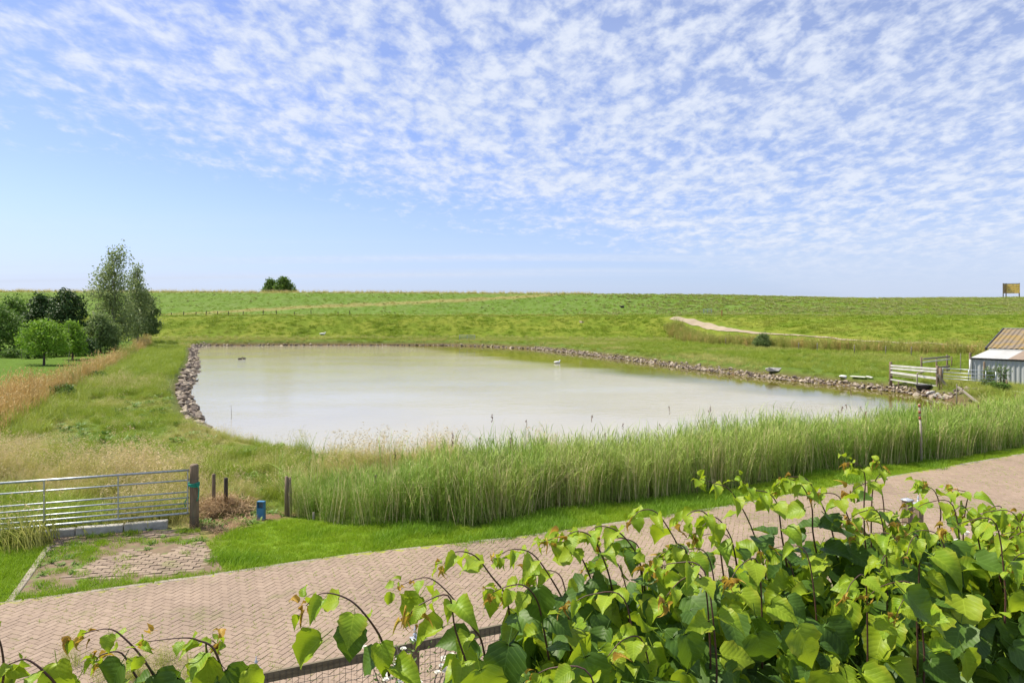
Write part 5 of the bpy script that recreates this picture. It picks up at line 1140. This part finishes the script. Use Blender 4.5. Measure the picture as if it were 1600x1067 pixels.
# the shoots that rise out of the mass, as they stand in the view: base, bend, tip
SH = [((600, 1010), (582, 975), (548, 938), (505, 926), (478, 946), 1.55), ((752, 1000), (735, 975), (704, 930), (668, 902), (626, 914), 1.75), ((742, 1075), (712, 985), (700, 930), (655, 945), (640, 960), 1.6),
      ((790, 930), (768, 900), (742, 868), (712, 862), (694, 880), 1.9), ((885, 950), (862, 905), (832, 865), (800, 858), (778, 868), 1.9), ((925, 910), (905, 865), (880, 840), (862, 842), (850, 846), 2.0),
      ((952, 900), (935, 855), (920, 835), (900, 830), (884, 838), 2.0), ((1000, 880), (985, 850), (962, 828), (935, 822), (915, 835), 2.05), ((1005, 930), (1000, 880), (995, 850), (965, 840), (940, 850), 2.1),
      ((1072, 880), (1050, 835), (1025, 800), (1000, 798), (985, 815), 2.1), ((1130, 895), (1120, 830), (1100, 800), (1080, 800), (1065, 815), 2.2), ((1150, 875), (1140, 835), (1118, 808), (1098, 822), (1085, 835), 2.2),
      ((1190, 870), (1168, 810), (1140, 765), (1115, 755), (1094, 748), 2.3), ((1222, 840), (1215, 790), (1200, 770), (1178, 765), (1160, 752), 2.3), ((1270, 830), (1268, 790), (1250, 755), (1225, 750), (1205, 765), 2.4),
      ((1300, 830), (1285, 790), (1262, 750), (1240, 745), (1230, 748), 2.4), ((1345, 860), (1322, 800), (1310, 775), (1290, 770), (1280, 775), 2.4), ((1352, 850), (1350, 790), (1352, 750), (1345, 728), (1325, 722), 2.45),
      ((1362, 860), (1362, 790), (1366, 755), (1378, 735), (1372, 722), 2.5), ((1467, 840), (1470, 800), (1462, 770), (1450, 760), (1440, 757), 2.6), ((1505, 845), (1508, 800), (1512, 772), (1500, 766), (1486, 764), 2.65),
      ((1530, 850), (1522, 820), (1510, 795), (1500, 790), (1490, 800), 2.6), ((1580, 850), (1592, 820), (1602, 800), (1612, 800), (1622, 812), 2.5), ((1415, 860), (1418, 835), (1422, 820), (1410, 815), (1400, 820), 2.5),
      ((1560, 880), (1575, 845), (1590, 835), (1600, 830), (1612, 835), 2.3), ((1085, 930), (1075, 890), (1072, 860), (1060, 850), (1045, 860), 2.05), ((850, 985), (840, 940), (820, 915), (795, 915), (770, 925), 1.75)]
for b0, b1, b2, b3, b4, d in SH:
    LD.shoot([at_d(b0[0] + 8, b0[1] + 45, d + .02), at_d(*b0, d), at_d(*b1, d - .02), at_d(*b2, d - .04), at_d(*b3, d - .05), at_d(*b4, d - .05)], n=random.choice((8, 9, 10)), s0=rnd(.08, .11), s1=rnd(.02, .032))
for _ in range(46):
    x = rnd(.1, 2.7); e = float(np.interp(x, [p[0] for p in TOP_E], [p[1] for p in TOP_E])); y = rnd(e - .6, e); z = top_z(x, y); b = Vector((x, y, z - .2)); ln = rnd(.08, .2); az = rnd(2.2, 4.2)
    LD.shoot([b, b + Vector((0, 0, .12)), b + Vector((math.cos(az) * .03, math.sin(az) * .03, .12 + ln)), b + Vector((math.cos(az) * (.06 + ln * .3), math.sin(az) * .08, .13 + ln)), b + Vector((math.cos(az) * (.1 + ln * .4), math.sin(az) * .12, .1 + ln))], r0=.003, n=8, s0=rnd(.075, .1), s1=.026, young=.45)
# single large leaves that hang in plain sight
for px, py, d, sz, k, tx_, nx_ in ((520, 1012, 1.5, .095, YNG_, -1, -.1), (555, 985, 1.5, .075, MAT_, -.1, 0), (665, 945, 1.72, .085, YNG_, -.5, 0), (990, 1035, 1.62, .11, MAT_, -.2, 0), (835, 925, 1.75, .1, MAT_, .2, -.2), (1235, 990, 1.75, .1, YNG_, .4, 0), (1500, 1030, 1.85, .1, YNG_, .3, 0),
                               (1300, 1060, 1.75, .1, YNG_, -.1, 0), (1175, 1000, 1.75, .095, MAT_, .3, -.2), (1400, 940, 1.8, .1, MAT_, .8, .2), (1570, 945, 1.9, .085, YNG_, .4, 0), (1065, 1000, 1.65, .09, MAT_, .2, 0), (1080, 1062, 1.62, .09, YNG_, -.3, 0), (905, 1030, 1.52, .1, MAT_, .3, 0), (800, 1010, 1.5, .1, MAT_, -.2, 0), (745, 1050, 1.42, .1, YNG_, .2, 0)):
    LD.leaf(at_d(px, py - 30, d), (tx_, rnd(-.4, .1), -.9), (nx_ + rnd(-.2, .2), -.8, .65), sz, k)
LD.finish(leaf_score)
lt2 = thing('linden_tree', 'second linden of which only a few leafy shoots show at the bottom left', 'tree', (-1.25, 1.75, 0)); L2 = Linden(lt2)
MB().tube([(0, 0, -.2), (.02, 0, 1.2), (-.02, .02, 2.4), (0, 0, 3.5)], [.08, .07, .06, .045], 10).build('trunk', M['bark'], lt2, True)
mb = MB()
for z in (2.5, 3.1, 3.6):
    for sg in (-1, 1): limb(mb, (0, 0, z - .1), (sg * .9, -.3, z + .1), .032, .014, 6, .05)
mb.build('limb', M['bark'], lt2, True)
for b0, b1, b2, b3, b4, d in (((248, 1075), (228, 1035), (198, 1000), (170, 982), (128, 990), 1.45), ((352, 1070), (335, 1015), (310, 1000), (285, 996), (228, 1002), 1.45), ((340, 1090), (330, 1040), (322, 1010), (330, 1000), (340, 1008), 1.5), ((0, 1100), (6, 1050), (2, 1010), (-8, 985), (-20, 970), 1.4),
                              ((92, 1080), (70, 1050), (42, 1030), (20, 1035), (0, 1045), 1.4), ((240, 1085), (215, 1060), (190, 1020), (160, 1022), (150, 1032), 1.5)):
    L2.shoot([at_d(b0[0] + 5, b0[1] + 60, d + .02), at_d(*b0, d), at_d(*b1, d - .02), at_d(*b2, d - .03), at_d(*b3, d - .04), at_d(*b4, d - .04)], n=6, s0=.062, s1=.02, young=.35)
for px, py, sz, k, tx_ in ((200, 1040, .085, MAT_, -.4), (320, 1030, .085, YNG_, .05), (340, 1055, .08, MAT_, .6), (40, 1050, .085, YNG_, -.5), (85, 1040, .075, YNG_, .4), (230, 1062, .08, MAT_, .6), (375, 1058, .06, YNG_, .7), (15, 1062, .08, MAT_, -.1), (290, 1062, .08, MAT_, -.5), (130, 1068, .08, YNG_, -.4)):
    L2.leaf(at_d(px, py - 25, 1.42), (tx_, rnd(-.4, .1), -.85), (rnd(-.3, .2), -.8, .6), sz, k)
for _ in range(260):
    x = rnd(-1.75, -.62); y = rnd(1.2, 1.75); z = 4.1 - abs(random.gauss(0, .3)) - .04
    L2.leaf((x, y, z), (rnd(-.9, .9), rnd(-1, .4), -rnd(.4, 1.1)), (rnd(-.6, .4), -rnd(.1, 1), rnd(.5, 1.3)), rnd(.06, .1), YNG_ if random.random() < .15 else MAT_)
L2.finish(leaf_score)
def rose(x, y, h, w, label, nfl, seed):
    random.seed(seed); t = thing('rose_bush', label, 'rose bush', (x, y, 0)); mb = MB(); heads = []
    for _ in range(12):
        p = Vector((rnd(-.5, .5) * w, rnd(-.4, .4) * w, h * rnd(.75, 1))); limb(mb, (rnd(-.08, .08), rnd(-.08, .08), 0), p, .012, .004, 4); heads.append(p)
    mb.build('stem', M['bark'], t, True)
    lobes = [(rnd(-.4, .4) * w, rnd(-.35, .35) * w, h * rnd(.3, .85), w * .25, w * .25, h * .2) for _ in range(9)]; link_mesh('foliage', crown_mesh('foliage', lobes, 900, .028, CROWN['mid'], seed), None, t)
    for k in range(nfl):
        c = random.choice(heads) + Vector((rnd(-.12, .12), rnd(-.12, .12), rnd(-.08, .06))); mb = MB()
        for ring, (nn, rr, el) in enumerate(((5, .034, .15), (5, .024, .6), (3, .013, 1.1))):
            for j in range(nn):
                a = 2 * PI * j / nn + ring * .6; dv = Vector((math.cos(a) * math.cos(el), math.sin(a) * math.cos(el), math.sin(el)))
                mb.ribbon([c, c + dv * rr * .6, c + dv * rr + Vector((0, 0, .004))], [rr * .5, rr * 1.1, rr * .7], (-math.sin(a), math.cos(a), 0))
        mb.build('flower', M['petal'], t)
rose(-1.0, 7.0, 1.6, 1.0, 'white flowering rose bush in front of the garden fence, left of the hedge', 34, 150)
rose(xat(1420, 7.2), 7.2, zat(862, 7.2), .75, 'white flowers standing upright behind the hedge below the two garden posts', 16, 151)
rose(xat(1490, 7.8), 7.8, zat(835, 7.8), 1.2, 'white rose bush glimpsed through the hedge at the right', 30, 152)
rose(xat(1575, 8.4), 8.4, zat(832, 8.4), 1.0, 'white rose bush at the right picture edge behind the hedge', 18, 153)
xy = np.array([at(rnd(100, 330), rnd(1035, 1068)) for _ in range(26)]); scatter('roadside_stalks', P_FLOW, xy, .32 + .15 * RNG.random(len(xy)), np.ones(len(xy)) * .4)
